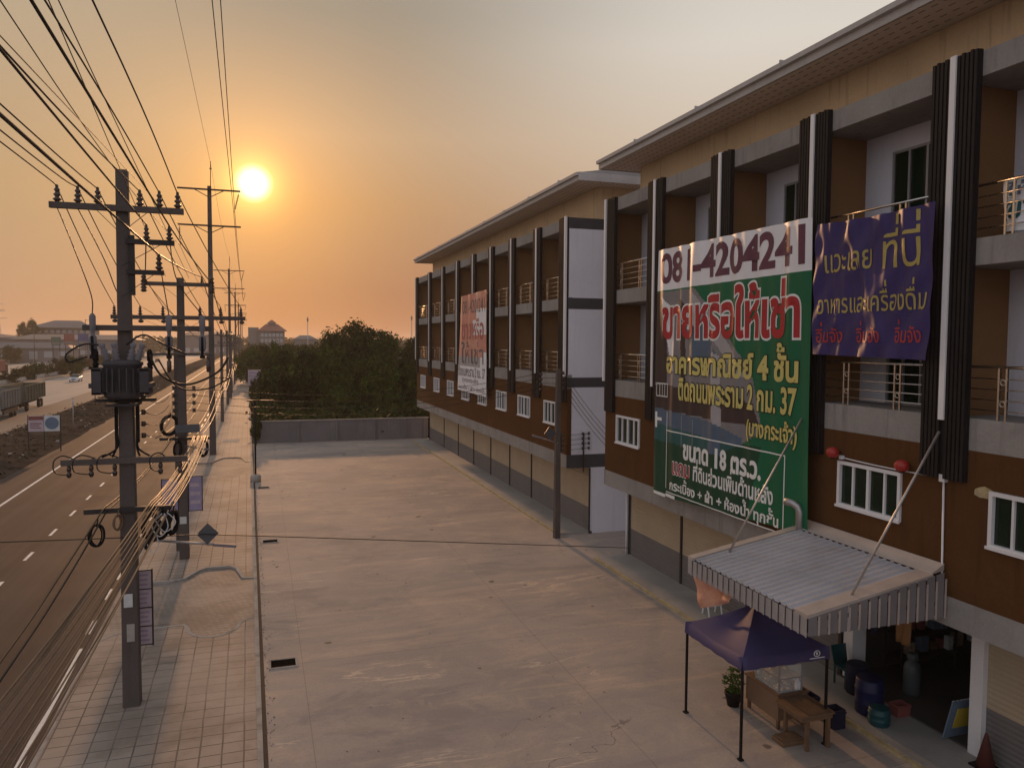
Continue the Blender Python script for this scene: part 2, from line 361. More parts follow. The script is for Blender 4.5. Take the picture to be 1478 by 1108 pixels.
M['farg'] = mat('far_grey_roof', (.15, .135, .135), .7, var=.15, scale=.2)
M['farr'] = mat('far_red_roof', (.22, .10, .08), .7, var=.15, scale=.2)
M['bgreen'] = mat('banner_green', (.004, .125, .055), .5, var=.10, scale=1.2)
M['bdgreen'] = mat('banner_dark_green', (.005, .055, .028), .5, var=.12, scale=1.2)
M['bwhite'] = mat('banner_white', (.80, .78, .79), .5, var=.07)
M['bgrey'] = mat('banner_print_grey', (.21, .20, .21), .5, var=.15, scale=2)
M['blgrey'] = mat('banner_print_pale', (.38, .36, .37), .5, var=.12, scale=2)
M['bblue'] = mat('banner_print_blue', (.085, .13, .19), .5, var=.15, scale=2)
M['bdark'] = mat('banner_print_dark', (.05, .032, .032), .5, var=.15, scale=2)
M['bteal'] = mat('banner_print_teal', (.02, .10, .10), .5, var=.15, scale=2)
M['tplum'] = mat('print_plum', (.13, .045, .075), .5, var=.1)
M['tred'] = mat('print_red', (.42, .028, .035), .5, var=.1)
M['tyel'] = mat('print_yellow', (.62, .53, .17), .5, var=.08)
M['tblk'] = mat('print_black', (.012, .02, .014), .5, var=.1)
M['twht'] = mat('print_white', (.78, .78, .75), .5, var=.06)
M['purple'] = mat('violet_satin', (.052, .038, .130), .52, var=.2, scale=1.5, spec=.2)
M['hyel'] = mat('hand_paint_yellow', (.42, .33, .10), .5, var=.2)
M['hred'] = mat('hand_paint_red', (.42, .045, .045), .5, var=.2)
M['pink'] = mat('faded_pink_vinyl', (.62, .27, .20), .55, var=.2, scale=1.2, stain=(.62, .45, .36), stain_amt=.6, stain_scale=.8)
M['pinkd'] = mat('faded_red_print', (.40, .12, .11), .55, var=.2)
M['greyt'] = mat('grey_print', (.15, .12, .13), .55, var=.2)
M['signp'] = mat('sign_pink', (.50, .39, .42), .6, var=.15, scale=3)
M['signb'] = mat('sign_blue', (.13, .18, .25), .6, var=.12, scale=3)
M['signv'] = mat('sign_violet', (.34, .28, .40), .6, var=.15, scale=3)
M['signvd'] = mat('sign_violet_dark', (.34, .25, .34), .6, var=.15, scale=3)
M['yboard'] = mat('menu_yellow', (.55, .40, .05), .6, var=.15)

# ------------------------------------------------------------------ mesh helpers
def wloc(o):
    v = Vector((0, 0, 0))
    while o is not None: v += o.location; o = o.parent
    return v

class MB:
    def __init__(s): s.bm = bmesh.new(); s.mi = 0; s.sm = False
    def face(s, vs):
        try: f = s.bm.faces.new(vs)
        except ValueError: return None
        f.material_index = s.mi; f.smooth = s.sm; return f
    def poly(s, pts): return s.face([s.bm.verts.new(p) for p in pts])
    def hexa(s, p):
        v = [s.bm.verts.new(q) for q in p]
        for a in ((3, 2, 1, 0), (4, 5, 6, 7), (0, 1, 5, 4), (1, 2, 6, 5), (2, 3, 7, 6), (3, 0, 4, 7)): s.face([v[i] for i in a])
    def box(s, x0, x1, y0, y1, z0, z1):
        x0, x1 = min(x0, x1), max(x0, x1); y0, y1 = min(y0, y1), max(y0, y1); z0, z1 = min(z0, z1), max(z0, z1)
        s.hexa([(x0, y0, z0), (x1, y0, z0), (x1, y1, z0), (x0, y1, z0), (x0, y0, z1), (x1, y0, z1), (x1, y1, z1), (x0, y1, z1)])
    def obox(s, c, size, rot=None):
        c = Vector(c); h = Vector(size)/2; rot = rot or Matrix.Identity(3)
        s.hexa([c + rot @ Vector((sx*h.x, sy*h.y, sz*h.z)) for sz in (-1, 1) for sx, sy in ((-1, -1), (1, -1), (1, 1), (-1, 1))])
    def bar(s, a, b, w, h=None):
        a, b = Vector(a), Vector(b); d = b - a
        q = d.to_track_quat('Z', 'Y').to_matrix()
        s.obox((a+b)/2, (w, h or w, d.length), q)
    def tube(s, pts, r, n=6, cap=True, closed=False):
        pts = [Vector(p) for p in pts]; rings = []; N = len(pts)
        old = s.sm; s.sm = True
        rr = r if isinstance(r, (list, tuple)) else [r]*N
        prev = None
        for i, p in enumerate(pts):
            if closed: d = pts[(i+1) % N] - pts[i-1]
            else: d = pts[min(i+1, N-1)] - pts[max(i-1, 0)]
            d.normalize()
            if prev is None:
                a = Vector((0, 0, 1)) if abs(d.z) < .9 else Vector((1, 0, 0))
                u = d.cross(a).normalized()
            else:
                u = (prev - d*prev.dot(d)).normalized()
            prev = u; v = d.cross(u)
            rings.append([s.bm.verts.new(p + (u*math.cos(2*math.pi*k/n) + v*math.sin(2*math.pi*k/n))*rr[i]) for k in range(n)])
        for i in range(N if closed else N-1):
            A, B = rings[i], rings[(i+1) % N]
            for k in range(n): s.face([A[k], A[(k+1) % n], B[(k+1) % n], B[k]])
        s.sm = False
        if cap and not closed: s.face(rings[0][::-1]); s.face(rings[-1])
        s.sm = old
    def lathe(s, c, prof, n=12, axis=(0, 0, 1)):
        q = Vector((0, 0, 1)).rotation_difference(Vector(axis)).to_matrix(); c = Vector(c)
        old = s.sm; s.sm = True
        rings = []
        for r, z in prof:
            rings.append([s.bm.verts.new(c + q @ Vector((r*math.cos(2*math.pi*k/n), r*math.sin(2*math.pi*k/n), z))) for k in range(n)])
        for A, B in zip(rings, rings[1:]):
            for k in range(n): s.face([A[k], A[(k+1) % n], B[(k+1) % n], B[k]])
        s.sm = False
        s.face(rings[0][::-1]); s.face(rings[-1]); s.sm = old
    def ellipsoid(s, c, r, n=14, m=8):
        s.sm = True; c = Vector(c); rows = []
        for i in range(1, m):
            t = math.pi*i/m
            rows.append([s.bm.verts.new(c + Vector((r[0]*math.sin(t)*math.cos(2*math.pi*k/n), r[1]*math.sin(t)*math.sin(2*math.pi*k/n), r[2]*math.cos(t)))) for k in range(n)])
        a = s.bm.verts.new(c + Vector((0, 0, r[2]))); b = s.bm.verts.new(c - Vector((0, 0, r[2])))
        for A, B in zip(rows, rows[1:]):
            for k in range(n): s.face([A[k], B[k], B[(k+1) % n], A[(k+1) % n]])
        for k in range(n):
            s.face([a, rows[0][k], rows[0][(k+1) % n]]); s.face([b, rows[-1][(k+1) % n], rows[-1][k]])
        s.sm = False
    def build(s, name, m, parent=None, bevel=0, recalc=True, uv=None):
        ms = m if isinstance(m, (list, tuple)) else [m]
        if recalc: bmesh.ops.recalc_face_normals(s.bm, faces=s.bm.faces)
        if parent is None:
            xs = [v.co for v in s.bm.verts]
            mn = Vector([min(c[i] for c in xs) for i in range(3)]); mx = Vector([max(c[i] for c in xs) for i in range(3)])
            off = Vector(((mn.x+mx.x)/2, (mn.y+mx.y)/2, mn.z))
        else: off = wloc(parent)
        if uv:
            L = s.bm.loops.layers.uv.new('UVMap')
            for f in s.bm.faces:
                for lp in f.loops: lp[L].uv = uv(lp.vert.co)
        bmesh.ops.translate(s.bm, vec=-off, verts=s.bm.verts)
        me = bpy.data.meshes.new(name); s.bm.to_mesh(me); s.bm.free()
        for q in ms: me.materials.append(q)
        o = bpy.data.objects.new(name, me); COL.objects.link(o)
        if parent is None: o.location = off
        else: o.parent = parent
        if bevel:
            b = o.modifiers.new('bevel', 'BEVEL'); b.width = bevel; b.segments = 2; b.limit_method = 'ANGLE'
        return o

def tag(o, label, cat, group=None, kind=None):
    if label: o['label'] = label
    if cat: o['category'] = cat
    if group: o['group'] = group
    if kind: o['kind'] = kind
    return o
def thing(name, loc, label, cat, group=None):
    o = bpy.data.objects.new(name, None); COL.objects.link(o); o.location = loc
    o.empty_display_size = .3
    return tag(o, label, cat, group)
def structure(o): o['kind'] = 'structure'; return o
def dup(o, loc=None, label=None, parent=None, scale=None, rotz=None):
    c = o.copy(); COL.objects.link(c)
    if parent: c.parent = parent
    if loc is not None: c.location = loc
    if scale is not None: c.scale = scale
    if rotz is not None: c.rotation_euler = (0, 0, rotz)
    if label: c['label'] = label
    for ch in o.children: dup(ch, parent=c)
    return c
SL = -.0138
def RX(u, Y): return u + SL*(Y-18)
def sag(a, b, s, n=14):
    a, b = Vector(a), Vector(b)
    return [a.lerp(b, i/n) - Vector((0, 0, 4*s*(i/n)*(1-i/n))) for i in range(n+1)]
def spline(pts, k=8):
    P = [Vector(p) for p in pts]; out = []
    for i in range(len(P)-1):
        p0, p1, p2, p3 = P[max(i-1, 0)], P[i], P[i+1], P[min(i+2, len(P)-1)]
        for j in range(k):
            t = j/k
            out.append(.5*((2*p1) + (p2-p0)*t + (2*p0-5*p1+4*p2-p3)*t*t + (-p0+3*p1-3*p2+p3)*t**3))
    out.append(P[-1]); return out

# ================================================================== SETTING
def strip(name, u0, u1, y0, y1, z, m, n=1, kind='structure', uv=None):
    b = MB()
    for i in range(n):
        ya, yb = y0+(y1-y0)*i/n, y0+(y1-y0)*(i+1)/n
        b.poly([(RX(u0, ya), ya, z), (RX(u1, ya), ya, z), (RX(u1, yb), yb, z), (RX(u0, yb), yb, z)])
    o = b.build(name, m, uv=uv, recalc=False); o['kind'] = kind; return o
b = MB(); b.poly([(-1600, -250, -.4), (1600, -250, -.4), (1600, 2900, -.4), (-1600, 2900, -.4)])
structure(b.build('ground', M['ground'], recalc=False))

# concrete forecourt
b = MB(); b.poly([(RX(-.03, -40), -40, 0), (26, -40, 0), (26, 65.1, 0), (RX(-.03, 65), 65.1, 0)])
structure(b.build('lot', M['lot'], recalc=False))
strip('lot_edge_gap', -.05, .035, -40, 65, .004, M['crack'], 30)
# service road
UVR = lambda co: (co.x - SL*(co.y-18), co.y)
strip('service_road', -14.6, -4.2, -60, 900, -.12, M['asphalt'], 40)
b = MB()
def mark(u0, u1, y0, y1, z=-.116):
    b.poly([(RX(u0, y0), y0, z), (RX(u1, y0), y0, z), (RX(u1, y1), y1, z), (RX(u0, y1), y1, z)])
for i in range(60): mark(-12.23, -12.08, -40+i*15, -25+i*15)
for i in range(90): mark(-8.42, -8.30, -30.2+i*3.95, -30.2+i*3.95+(1.25 if i % 1 == 0 else 1))
for i in range(10): mark(-4.66, -4.54, -40+i*6.3, -33.7+i*6.3)
for y in (24.1, 27.2, 29.4, 32.4, 35.6, 38.8, 42, 45.2, 48.4): mark(-4.72, -4.60, y, y+1.15)
for i in range(80): mark(-4.72, -4.60, 56+i*6, 56+i*6+3)
for i in range(60): mark(-25.1, -24.95, -30+i*15, -15+i*15)
for v in (-28.6, -32.2, -35.8):
    for i in range(70): mark(v-.07, v+.07, -20+i*9, -17+i*9)
for i in range(60): mark(-39.6, -39.45, -30+i*15, -15+i*15)
structure(b.build('road_markings', M['paint'], recalc=False))
# main carriageway, its shoulder, the far carriageway
strip('main_road', -39.9, -24.7, -60, 1400, -.10, M['mainroad'], 40)
b = MB()
for (u0, u1) in ((-24.7, -21.0), (-44.6, -39.9)):
    for i in range(40):
        y0, y1 = -60+i*36.5, -60+(i+1)*36.5
        b.poly([(RX(u0, y0), y0, -.104), (RX(u1, y0), y0, -.104), (RX(u1, y1), y1, -.104), (RX(u0, y1), y1, -.104)])
structure(b.build('road_shoulders', M['shoulder'], recalc=False))
strip('far_road', -76, -52, -60, 1400, -.12, M['mainroad'], 40)
strip('far_frontage_road', -98, -88, -60, 1400, -.12, M['mainroad'], 40)

# rough earth median between the service road and the highway
def median(name, u0, u1, y0, y1, hmax, nx, ny, seed):
    rng = random.Random(seed); b = MB(); b.sm = True
    from mathutils import noise
    V = []
    for j in range(ny+1):
        t = j/ny; y = y0+(y1-y0)*t**1.8
        row = []
        for i in range(nx+1):
            s = i/nx; u = u0+(u1-u0)*s + (noise.noise((y*.3, i*1.7, seed))*.35 if i in (0, nx) else 0)
            e = min(1, min(s, 1-s)*4)
            z = -.125 + e*(.12 + hmax*max(0, noise.noise((u*.28, y*.22, seed))+.35) + .22*noise.noise((u*1.1, y*.9, seed+3)) + .1*noise.noise((u*3.1, y*2.7, seed+5)))
            row.append(b.bm.verts.new((RX(u, y), y, max(z, -.16) if e > 0 else -.16)))
        V.append(row)
    for j in range(ny):
        for i in range(nx): b.face([V[j][i], V[j][i+1], V[j+1][i+1], V[j+1][i]])
    return structure(b.build(name, M['dirt'], recalc=False))
median('earth_median', -21.1, -14.05, -40, 700, .38, 16, 260, 1)
median('far_median', -52.3, -44.5, -40, 900, .5, 10, 140, 2)

# pavement: three slabs cut by two drop-kerb driveways
def slab(pts, name='sidewalk'):
    b = MB()
    top = [b.bm.verts.new((RX(u, y), y, 0)) for u, y in pts]
    bot = [b.bm.verts.new((RX(u, y), y, -.16)) for u, y in pts]
    b.face(top)
    for i in range(len(pts)):
        j = (i+1) % len(pts); b.face([top[i], bot[i], bot[j], top[j]])
    b.bm.normal_update(); bmesh.ops.triangulate(b.bm, faces=[f for f in b.bm.faces if len(f.verts) > 4])
    return structure(b.build(name, M['paver'], uv=UVR))
def arc(c, r, a0, a1, n=6): return [(c[0]+r[0]*math.cos(R(a0+(a1-a0)*i/n)), c[1]+r[1]*math.sin(R(a0+(a1-a0)*i/n))) for i in range(n+1)]
near_edge = [(-.10, 23.85), (-.42, 23.75), (-.62, 23.45)] + arc((-1.28, 23.45), (.66, .85), 0, -180, 8)[1:] + [(-2.1, 23.8), (-3.0, 23.75)] + arc((-3.35, 22.7), (.98, 1.0), 90, 180, 6)
slab([(-4.33, -40), (-.10, -40)] + near_edge)
far_edge = [(-4.33, 30.6)] + arc((-3.55, 29.6), (.78, 1.3), 180, 250, 5) + [(-2.75, 28.25), (-2.4, 28.5), (-2.0, 29.35), (-1.75, 29.62), (-1.0, 29.62), (-.78, 29.3), (-.55, 28.0), (-.10, 27.85)]
slab(far_edge + [(-.10, 50.1), (-.7, 49.9)] + arc((-1.5, 49.8), (.7, .9), 0, -180, 6) + [(-2.4, 50.1), (-3.6, 50.0), (-4.33, 48.9)])
slab([(-4.33, 57.5), (-3.6, 55.6), (-2.7, 55.5), (-2.2, 57.2), (-1.9, 57.7), (-1.1, 57.7), (-.8, 57.2), (-.55, 55.4), (-.10, 55.3), (-.10, 900), (-4.33, 900)])
def ramp_sheet(y0, y1):
    b = MB(); n = 8
    for i in range(n):
        ua, ub = -4.40+4.36*i/n, -4.40+4.36*(i+1)/n
        za, zb = [-.115+.055*min(1, q/.25)+.055*max(0, (q-.75)/.25) for q in (i/n, (i+1)/n)]
        b.poly([(RX(ua, y0), y0, za), (RX(ub, y0), y0, zb), (RX(ub, y1), y1, zb), (RX(ua, y1), y1, za)])
    structure(b.build('driveway', M['herring'], recalc=False, uv=UVR))
ramp_sheet(21.6, 31.0); ramp_sheet(48.0, 58.2)
# kerb stones along road, cuts and lot side
def kerb(path, w=.10, h=.006, name='kerb'):
    b = MB(); P = [Vector((RX(u, y), y, 0)) for u, y in path]
    L, Rr = [], []
    for i, p in enumerate(P):
        d = (P[min(i+1, len(P)-1)]-P[max(i-1, 0)]).normalized(); nrm = Vector((d.y, -d.x, 0))
        L.append(p - nrm*.012); Rr.append(p + nrm*w)
    for i in range(len(P)-1):
        a, c, d, e = L[i], L[i+1], Rr[i+1], Rr[i]
        b.hexa([(*a.xy, -.165), (*e.xy, -.165), (*d.xy, -.165), (*c.xy, -.165), (*a.xy, h), (*e.xy, h), (*d.xy, h), (*c.xy, h)])
    structure(b.build(name, M['kerb']))
kerb([(-4.34, -40), (-4.34, -10), (-4.34, 10), (-4.34, 22.6)])
kerb(list(reversed(near_edge)))
kerb(list(reversed(far_edge)))
kerb([(-4.34, 57.5), (-4.34, 100), (-4.34, 300), (-4.34, 880)])
kerb([(-4.34, 30.6), (-4.34, 40), (-4.34, 48.9)])
kerb([(-.155, -40), (-.155, 20), (-.155, 65), (-.155, 300)], w=.10, h=.02)

# drains, gratings
for (x, y, s, lab) in ((.48, 20.1, 1., 'rectangular storm drain opening with a pale frame, nearest the camera'), (.31, 32.8, .95, 'storm drain opening with a pale frame, second along the lot edge'), (.10, 45.1, .95, 'storm drain opening with a pale frame beside the lamp post')):
    t = thing('storm_drain', (x, y, 0), lab, 'drain', 'storm drains along the lot edge')
    b = MB(); w, l = .30*s, .24*s
    for q in ((x-w-.06, x+w+.06, y-l-.06, y-l), (x-w-.06, x+w+.06, y+l, y+l+.06), (x-w-.06, x-w, y-l, y+l), (x+w, x+w+.06, y-l, y+l)): b.box(q[0], q[1], q[2], q[3], -.01, .022)
    b.build('frame', M['kerb'], t)
    b = MB(); b.box(x-w, x+w, y-l, y+l, -.02, .006)
    b.build('opening', M['pit'], t)  # flat plate over the lot; the hole's shade is only its colour
    b = MB()
    for k in range(3): b.box(x-w+.14+k*(2*w-.28)/2-.006, x-w+.14+k*(2*w-.28)/2+.006, y-l, y+l, .006, .016)
    b.build('grate', M['pit'], t)
b = MB()
gx, gy = -2.35, 67.2
b.box(gx-.62, gx+.62, gy-.8, gy+1.2, .003, .012)
tag(b.build('grating', M['kerb']), 'rectangular pale grating cover set in the sidewalk pavers', 'grating')

# ================================================================== SHOPHOUSES
FX, SHX, BKX = 12.4, 13.5, 13.75
Z = dict(b0=2.88, b1=3.45, s3=6.29, f3=6.88, s4=9.67, f4=10.16, r0=13.05, r1=13.5)

def railing(t, ya, yb, zf, x=12.46):
    b = MB()
    b.tube([(x, ya, zf+.95), (x, yb, zf+.95)], .026, 8)
    for k in range(4): b.tube([(x, ya, zf+.17+k*.19), (x, yb, zf+.17+k*.19)], .012, 6)
    for fr in (.22, .72):
        yc = ya+(yb-ya)*(1-fr)
        for d in (-.075, .075): b.box(x-.018, x+.018, yc+d-.018, yc+d+.018, zf-.02, zf+.94)
        for zz in (.3, .68): b.tube([(x, yc+.05*math.cos(a*math.pi/5), zf+zz+.05*math.sin(a*math.pi/5)) for a in range(10)], .011, 5, closed=True)
    return b.build('railing', M['steel'], t)

def pilaster(t, ya, yb, strip_y):
    b = MB()
    b.box(12.335, 12.398, ya, yb, 5.69, 13.53)
    n = max(4, round((yb-ya)/.095)); w = (yb-ya)/n
    for i in range(n):
        yc = ya+(i+.5)*w
        if abs(yc-strip_y) < w*.75: continue
        b.box(12.275, 12.335, yc-w*.33, yc+w*.33, 5.69, 13.55 if i % 2 else 13.53)
    p = b.build('pilaster', M['clad'], t)
    b = MB(); b.box(12.24, 12.335, strip_y-.06, strip_y+.06, 6.81, 13.55)
    b.build('light_strip', M['strip'], p)

def window(t, yc, w=1.8, z0=4.60, z1=5.62):
    b = MB(); x0, x1 = 12.345, 12.46; y0, y1 = yc-w/2, yc+w/2; f = .075
    b.box(x0, x1, y0, y1, z0, z0+f); b.box(x0, x1, y0, y1, z1-f, z1)
    b.box(x0, x1, y0, y0+f, z0+f, z1-f); b.box(x0, x1, y1-f, y1, z0+f, z1-f)
    b.box(12.315, 12.345, y0-.02, y1+.02, z0-.02, z0+.035)
    for k in (1, 2, 3):
        yy = y0+(y1-y0)*k/4; hw = .035 if k == 2 else .024
        b.box(x0+.02+.012*(k % 2), x1, yy-hw, yy+hw, z0+f, z1-f)
    fr = b.build('window', M['frame'], t)
    b = MB(); b.box(12.425, 12.44, y0+f, y1-f, z0+f, z1-f)
    b.build('pane', M['glass'], fr)

def balcony_door(t, yc, zf):
    b = MB(); w, h = 1.95, 2.42; x0, x1 = BKX-.06, BKX-.002; y0, y1 = yc-w/2, yc+w/2
    b.box(x0, x1, y0, y0+.06, zf, zf+h); b.box(x0, x1, y1-.06, y1, zf, zf+h)
    b.box(x0, x1, y0+.06, y1-.06, zf+h-.06, zf+h); b.box(x0, x1, y0+.06, y1-.06, zf, zf+.06)
    for k in (1, 2, 3): b.box(x0-.01, x1, y0+w*k/4-.028, y0+w*k/4+.028, zf+.06, zf+h-.06)
    fr = b.build('balcony_door', M['gframe'], t)
    b = MB(); b.box(BKX-.03, BKX-.012, y0+.06, y1-.06, zf+.06, zf+h-.06)
    b.build('pane', M['glass'], fr)

def shophouses(label, ys, near_end, far_end, open_bay=None):
    """ys: pilaster lines ascending in Y; near_end/far_end: True where the row stops with a gable wall"""
    y0, y1 = ys[0], ys[-1]
    t = thing('shophouse_row', ((FX+20)/2, (y0+y1)/2, 0), label, 'building', 'rows of unsold four-storey shophouses')
    P = lambda n, bb, m, **k: bb.build(n, m, t, **k)
    # main body above the ground floor and ground-floor party walls
    b = MB(); b.box(BKX, 20, y0+.12, y1-.12, Z['b1'], 14.85); P('upper_wall', b, M['white'])
    b = MB(); b.box(BKX-.012, BKX, y0+.1, y1-.1, 13.505, 14.86)
    for ye, s in ((y0, 1), (y1, -1)): b.box(BKX-.012, 20, ye, ye+s*.118, 13.505, 14.86)
    P('cream_wall', b, M['cream'])
    # concrete bands
    b = MB()
    b.box(FX, 13.9, y0+.02, y1-.02, Z['b0'], Z['b1']); b.box(FX, BKX, y0+.02, y1-.02, Z['s3'], Z['f3'])
    b.box(FX, BKX, y0+.02, y1-.02, Z['s4'], Z['f4']); b.box(FX, BKX, y0+.02, y1-.02, Z['r0'], Z['r1'])
    P('concrete_band', b, M['greyp'])
    # ceiling of the ground floor
    b = MB(); b.box(13.9, 20, y0+.12, y1-.12, Z['b0'], Z['b1']-.004); P('ceiling_slab', b, M['greyp'])
    for i in range(len(ys)-1):
        a, c = ys[i], ys[i+1]; m = (a+c)/2
        # brown front wall round a window opening
        b = MB(); wy0, wy1 = m-.9, m+.9; e0 = a+(.02 if i == 0 else 0); e1 = c-(.02 if i == len(ys)-2 else 0)
        b.box(12.404, 12.6, e0, wy0, Z['b1'], Z['s3']); b.box(12.404, 12.6, wy1, e1, Z['b1'], Z['s3'])
        b.box(12.404, 12.6, wy0, wy1, Z['b1'], 4.60); b.box(12.404, 12.6, wy0, wy1, 5.62, Z['s3'])
        P('front_wall', b, M['brown'])
        window(t, m)
        for zf in (Z['f3'], Z['f4']):
            balcony_door(t, m-.02, zf)
            railing(t, a+.46, c-.46, zf)
        # shutter bay
        if (a, c) == open_bay: continue
        b = MB(); b.box(SHX, SHX+.08, a+.06, c-.06, 0.0, Z['b0']-.02); P('shutter', b, M['shutter'])
    for i, y in enumerate(ys):
        e0, e1 = i == 0, i == len(ys)-1
        if (e0 and near_end) or (e1 and far_end):
            s = 1 if e0 else -1
            pilaster(t, min(y+s*.02, y+s*.85), max(y+s*.02, y+s*.85), y+s*.09)
            for za, zb in ((Z['f3'], Z['s4']), (Z['f4'], Z['r0'])):
                b = MB(); b.box(12.42, BKX-.003, min(y+s*.03, y+s*.15), max(y+s*.03, y+s*.15), za, zb); P('partition', b, M['brownp'])
            # gable wall with dark bands at the floor levels
            b = MB(); b.box(12.61, 20, min(y, y+s*.11), max(y, y+s*.11), Z['b1'], 13.05); b.box(13.5, 20, min(y, y+s*.11), max(y, y+s*.11), 0, Z['b0']); P('gable_wall', b, M['white'])
            b = MB()
            b.box(12.43, 12.61, min(y, y+s*.11), max(y, y+s*.11), Z['f3'], Z['s4']); b.box(12.43, 12.61, min(y, y+s*.11), max(y, y+s*.11), Z['f4'], Z['r0'])
            b.box(12.608, 12.61, min(y, y+s*.11), max(y, y+s*.11), Z['b1'], Z['s3'])
            P('gable_edge', b, M['white'])
            b = MB()
            for za, zb in ((Z['b0']-.002, Z['b1']+.002), (Z['s3']+.05, Z['f3']-.12), (Z['s4'], Z['f4']-.02), (Z['r0'], Z['r1']+.01)):
                b.box(12.40, 20.004, min(y-s*.006, y+s*.015), max(y-s*.006, y+s*.015), za, zb)
            P('gable_band', b, M['greyd'])
        else:
            pilaster(t, y-.5, y+.5, y)
            for za, zb in ((Z['f3'], Z['s4']), (Z['f4'], Z['r0'])):
                b = MB(); b.box(12.42, BKX-.003, y-.09, y+.09, za, zb); P('partition', b, M['brownp'])
        b = MB(); b.box(SHX-.045, SHX-.002, y-.05, y+.05, 0.0, Z['b0']-.02)
        P('shutter_post', b, M['dsteel'] if not (open_bay and y in (open_bay[0],)) else M['frame'])
    # roof: thin eave slab, gutter, low pitched sheet
    ny, fy = (y0-1.05 if near_end else y0-.0), (y1+.75 if far_end else y1)
    b = MB(); b.box(12.47, 21.4, ny+.03, fy-.03, 14.862, 14.90); sof = P('soffit', b, M['soffit'])
    b = MB()
    p = [(12.4, 15.0), (12.4, 15.16), (16.9, 15.9), (21.5, 15.16), (21.5, 15.0)]
    A = [b.bm.verts.new((x, ny, z)) for x, z in p]; B2 = [b.bm.verts.new((x, fy, z)) for x, z in p]
    b.face(A); b.face(B2[::-1])
    for i in range(5): b.face([A[i], A[(i+1) % 5], B2[(i+1) % 5], B2[i]])
    rf = P('roof', b, M['roof'])
    b = MB()
    b.box(12.36, 12.40, ny-.04, fy+.04, 14.84, 15.17); b.box(12.40, 21.5, ny-.04, ny, 14.84, 15.17); b.box(12.40, 21.5, fy, fy+.04, 14.84, 15.17)
    b.build('fascia', M['fascia'], rf)
    b = MB(); b.box(12.25, 12.357, ny-.03, fy+.03, 15.03, 15.15)
    yy = ny+2
    while yy < fy: b.box(12.24, 12.37, yy-.02, yy+.02, 15.02, 15.21); yy += 3.9
    b.build('gutter', M['fascia'], rf)
    return t

YS1 = [3.7, 7.5, 11.28, 15.1, 18.9, 22.65, 26.5]
YS2 = [30.3, 34.0, 37.8, 41.5, 45.3, 49.3, 53.5, 58.0, 63.4]
B1 = shophouses('nearest shophouse row, right of the photo, carrying the green sale banner and the tin awning', YS1, True, True, (11.28, 15.1))
B2 = shophouses('farther shophouse row with a pink faded banner, beyond the gap with the concrete pole', YS2, True, True)
# open shop unit in the near row
b = MB()
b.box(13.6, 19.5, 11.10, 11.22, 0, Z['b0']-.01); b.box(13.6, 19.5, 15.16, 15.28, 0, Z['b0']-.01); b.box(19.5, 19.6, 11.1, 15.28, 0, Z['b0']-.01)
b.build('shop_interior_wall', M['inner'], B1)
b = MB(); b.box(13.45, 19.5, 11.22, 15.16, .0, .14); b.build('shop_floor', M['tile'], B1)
b = MB(); b.box(13.38, 13.58, 11.12, 11.40, .1, Z['b0']-.02); b.build('pillar', M['frame'], B1)
b = MB(); b.box(13.5, 13.9, 14.72, 15.02, .1, Z['b0']-.02); b.build('pillar', M['frame'], B1)
# down-pipe at the left end, conduit, repair patch
b = MB(); b.tube(spline([(12.5, 26.62, 2.84), (12.9, 26.6, 2.72), (13.40, 26.56, 2.58)], 5), .035, 8); b.tube([(13.40, 26.56, 2.60), (13.40, 26.56, .0)], .045, 8)
b.build('downpipe', M['frame'], B1)
b = MB(); b.tube(sag((12.36, 13.98, 5.70), (12.36, 11.28, 5.70), .03), .014, 6); b.tube([(12.36, 11.26, 5.66), (12.36, 11.22, 3.6), (12.34, 11.2, 3.1), (12.30, 11.28, 2.98), (12.28, 11.42, 3.05)], .02, 6)
b.box(12.31, 12.40, 11.2, 11.33, 5.62, 5.76); b.box(12.33, 12.40, 13.93, 14.03, 5.66, 5.74); b.build('conduit', M['frame'], B1)
b = MB(); rr = random.Random(4)
b.poly([(12.399, 10.42+.19*math.cos(k*.52)*(1+.4*rr.random()), 5.56+.085*math.sin(k*.52)*(1+.5*rr.random())) for k in range(12)])
b.build('repair_patch', M['yedge'], B1)

# apron pavements in front of the shops
for (ya, yb) in ((3.7, 26.5), (30.3, 63.4)):
    b = MB(); b.box(12.12, 13.62, ya, yb, -.02, .10); structure(b.build('apron', M['apron']))
    b = MB(); b.box(12.02, 12.118, ya, yb, -.02, .085); structure(b.build('apron_edge', M['yedge']))

# boundary wall at the end of the lot
t = thing('boundary_wall', (6.6, 65.1, 0), 'low grey cement block wall closing the far end of the concrete lot', 'wall')
b = MB(); b.box(-.55, 13.7, 65.06, 65.16, 0, 1.72); b.build('block_panel', M['block'], t)
b = MB(); b.box(-.6, 13.75, 65.00, 65.22, 1.742, 1.82); b.build('coping', M['greyp'], t)
for x in (-.5, 2.9, 6.0, 9.1, 11.7, 13.4):
    b = MB(); b.box(x-.09, x+.09, 64.93, 65.06, 0, 1.74); b.build('wall_post', M['block'], t)

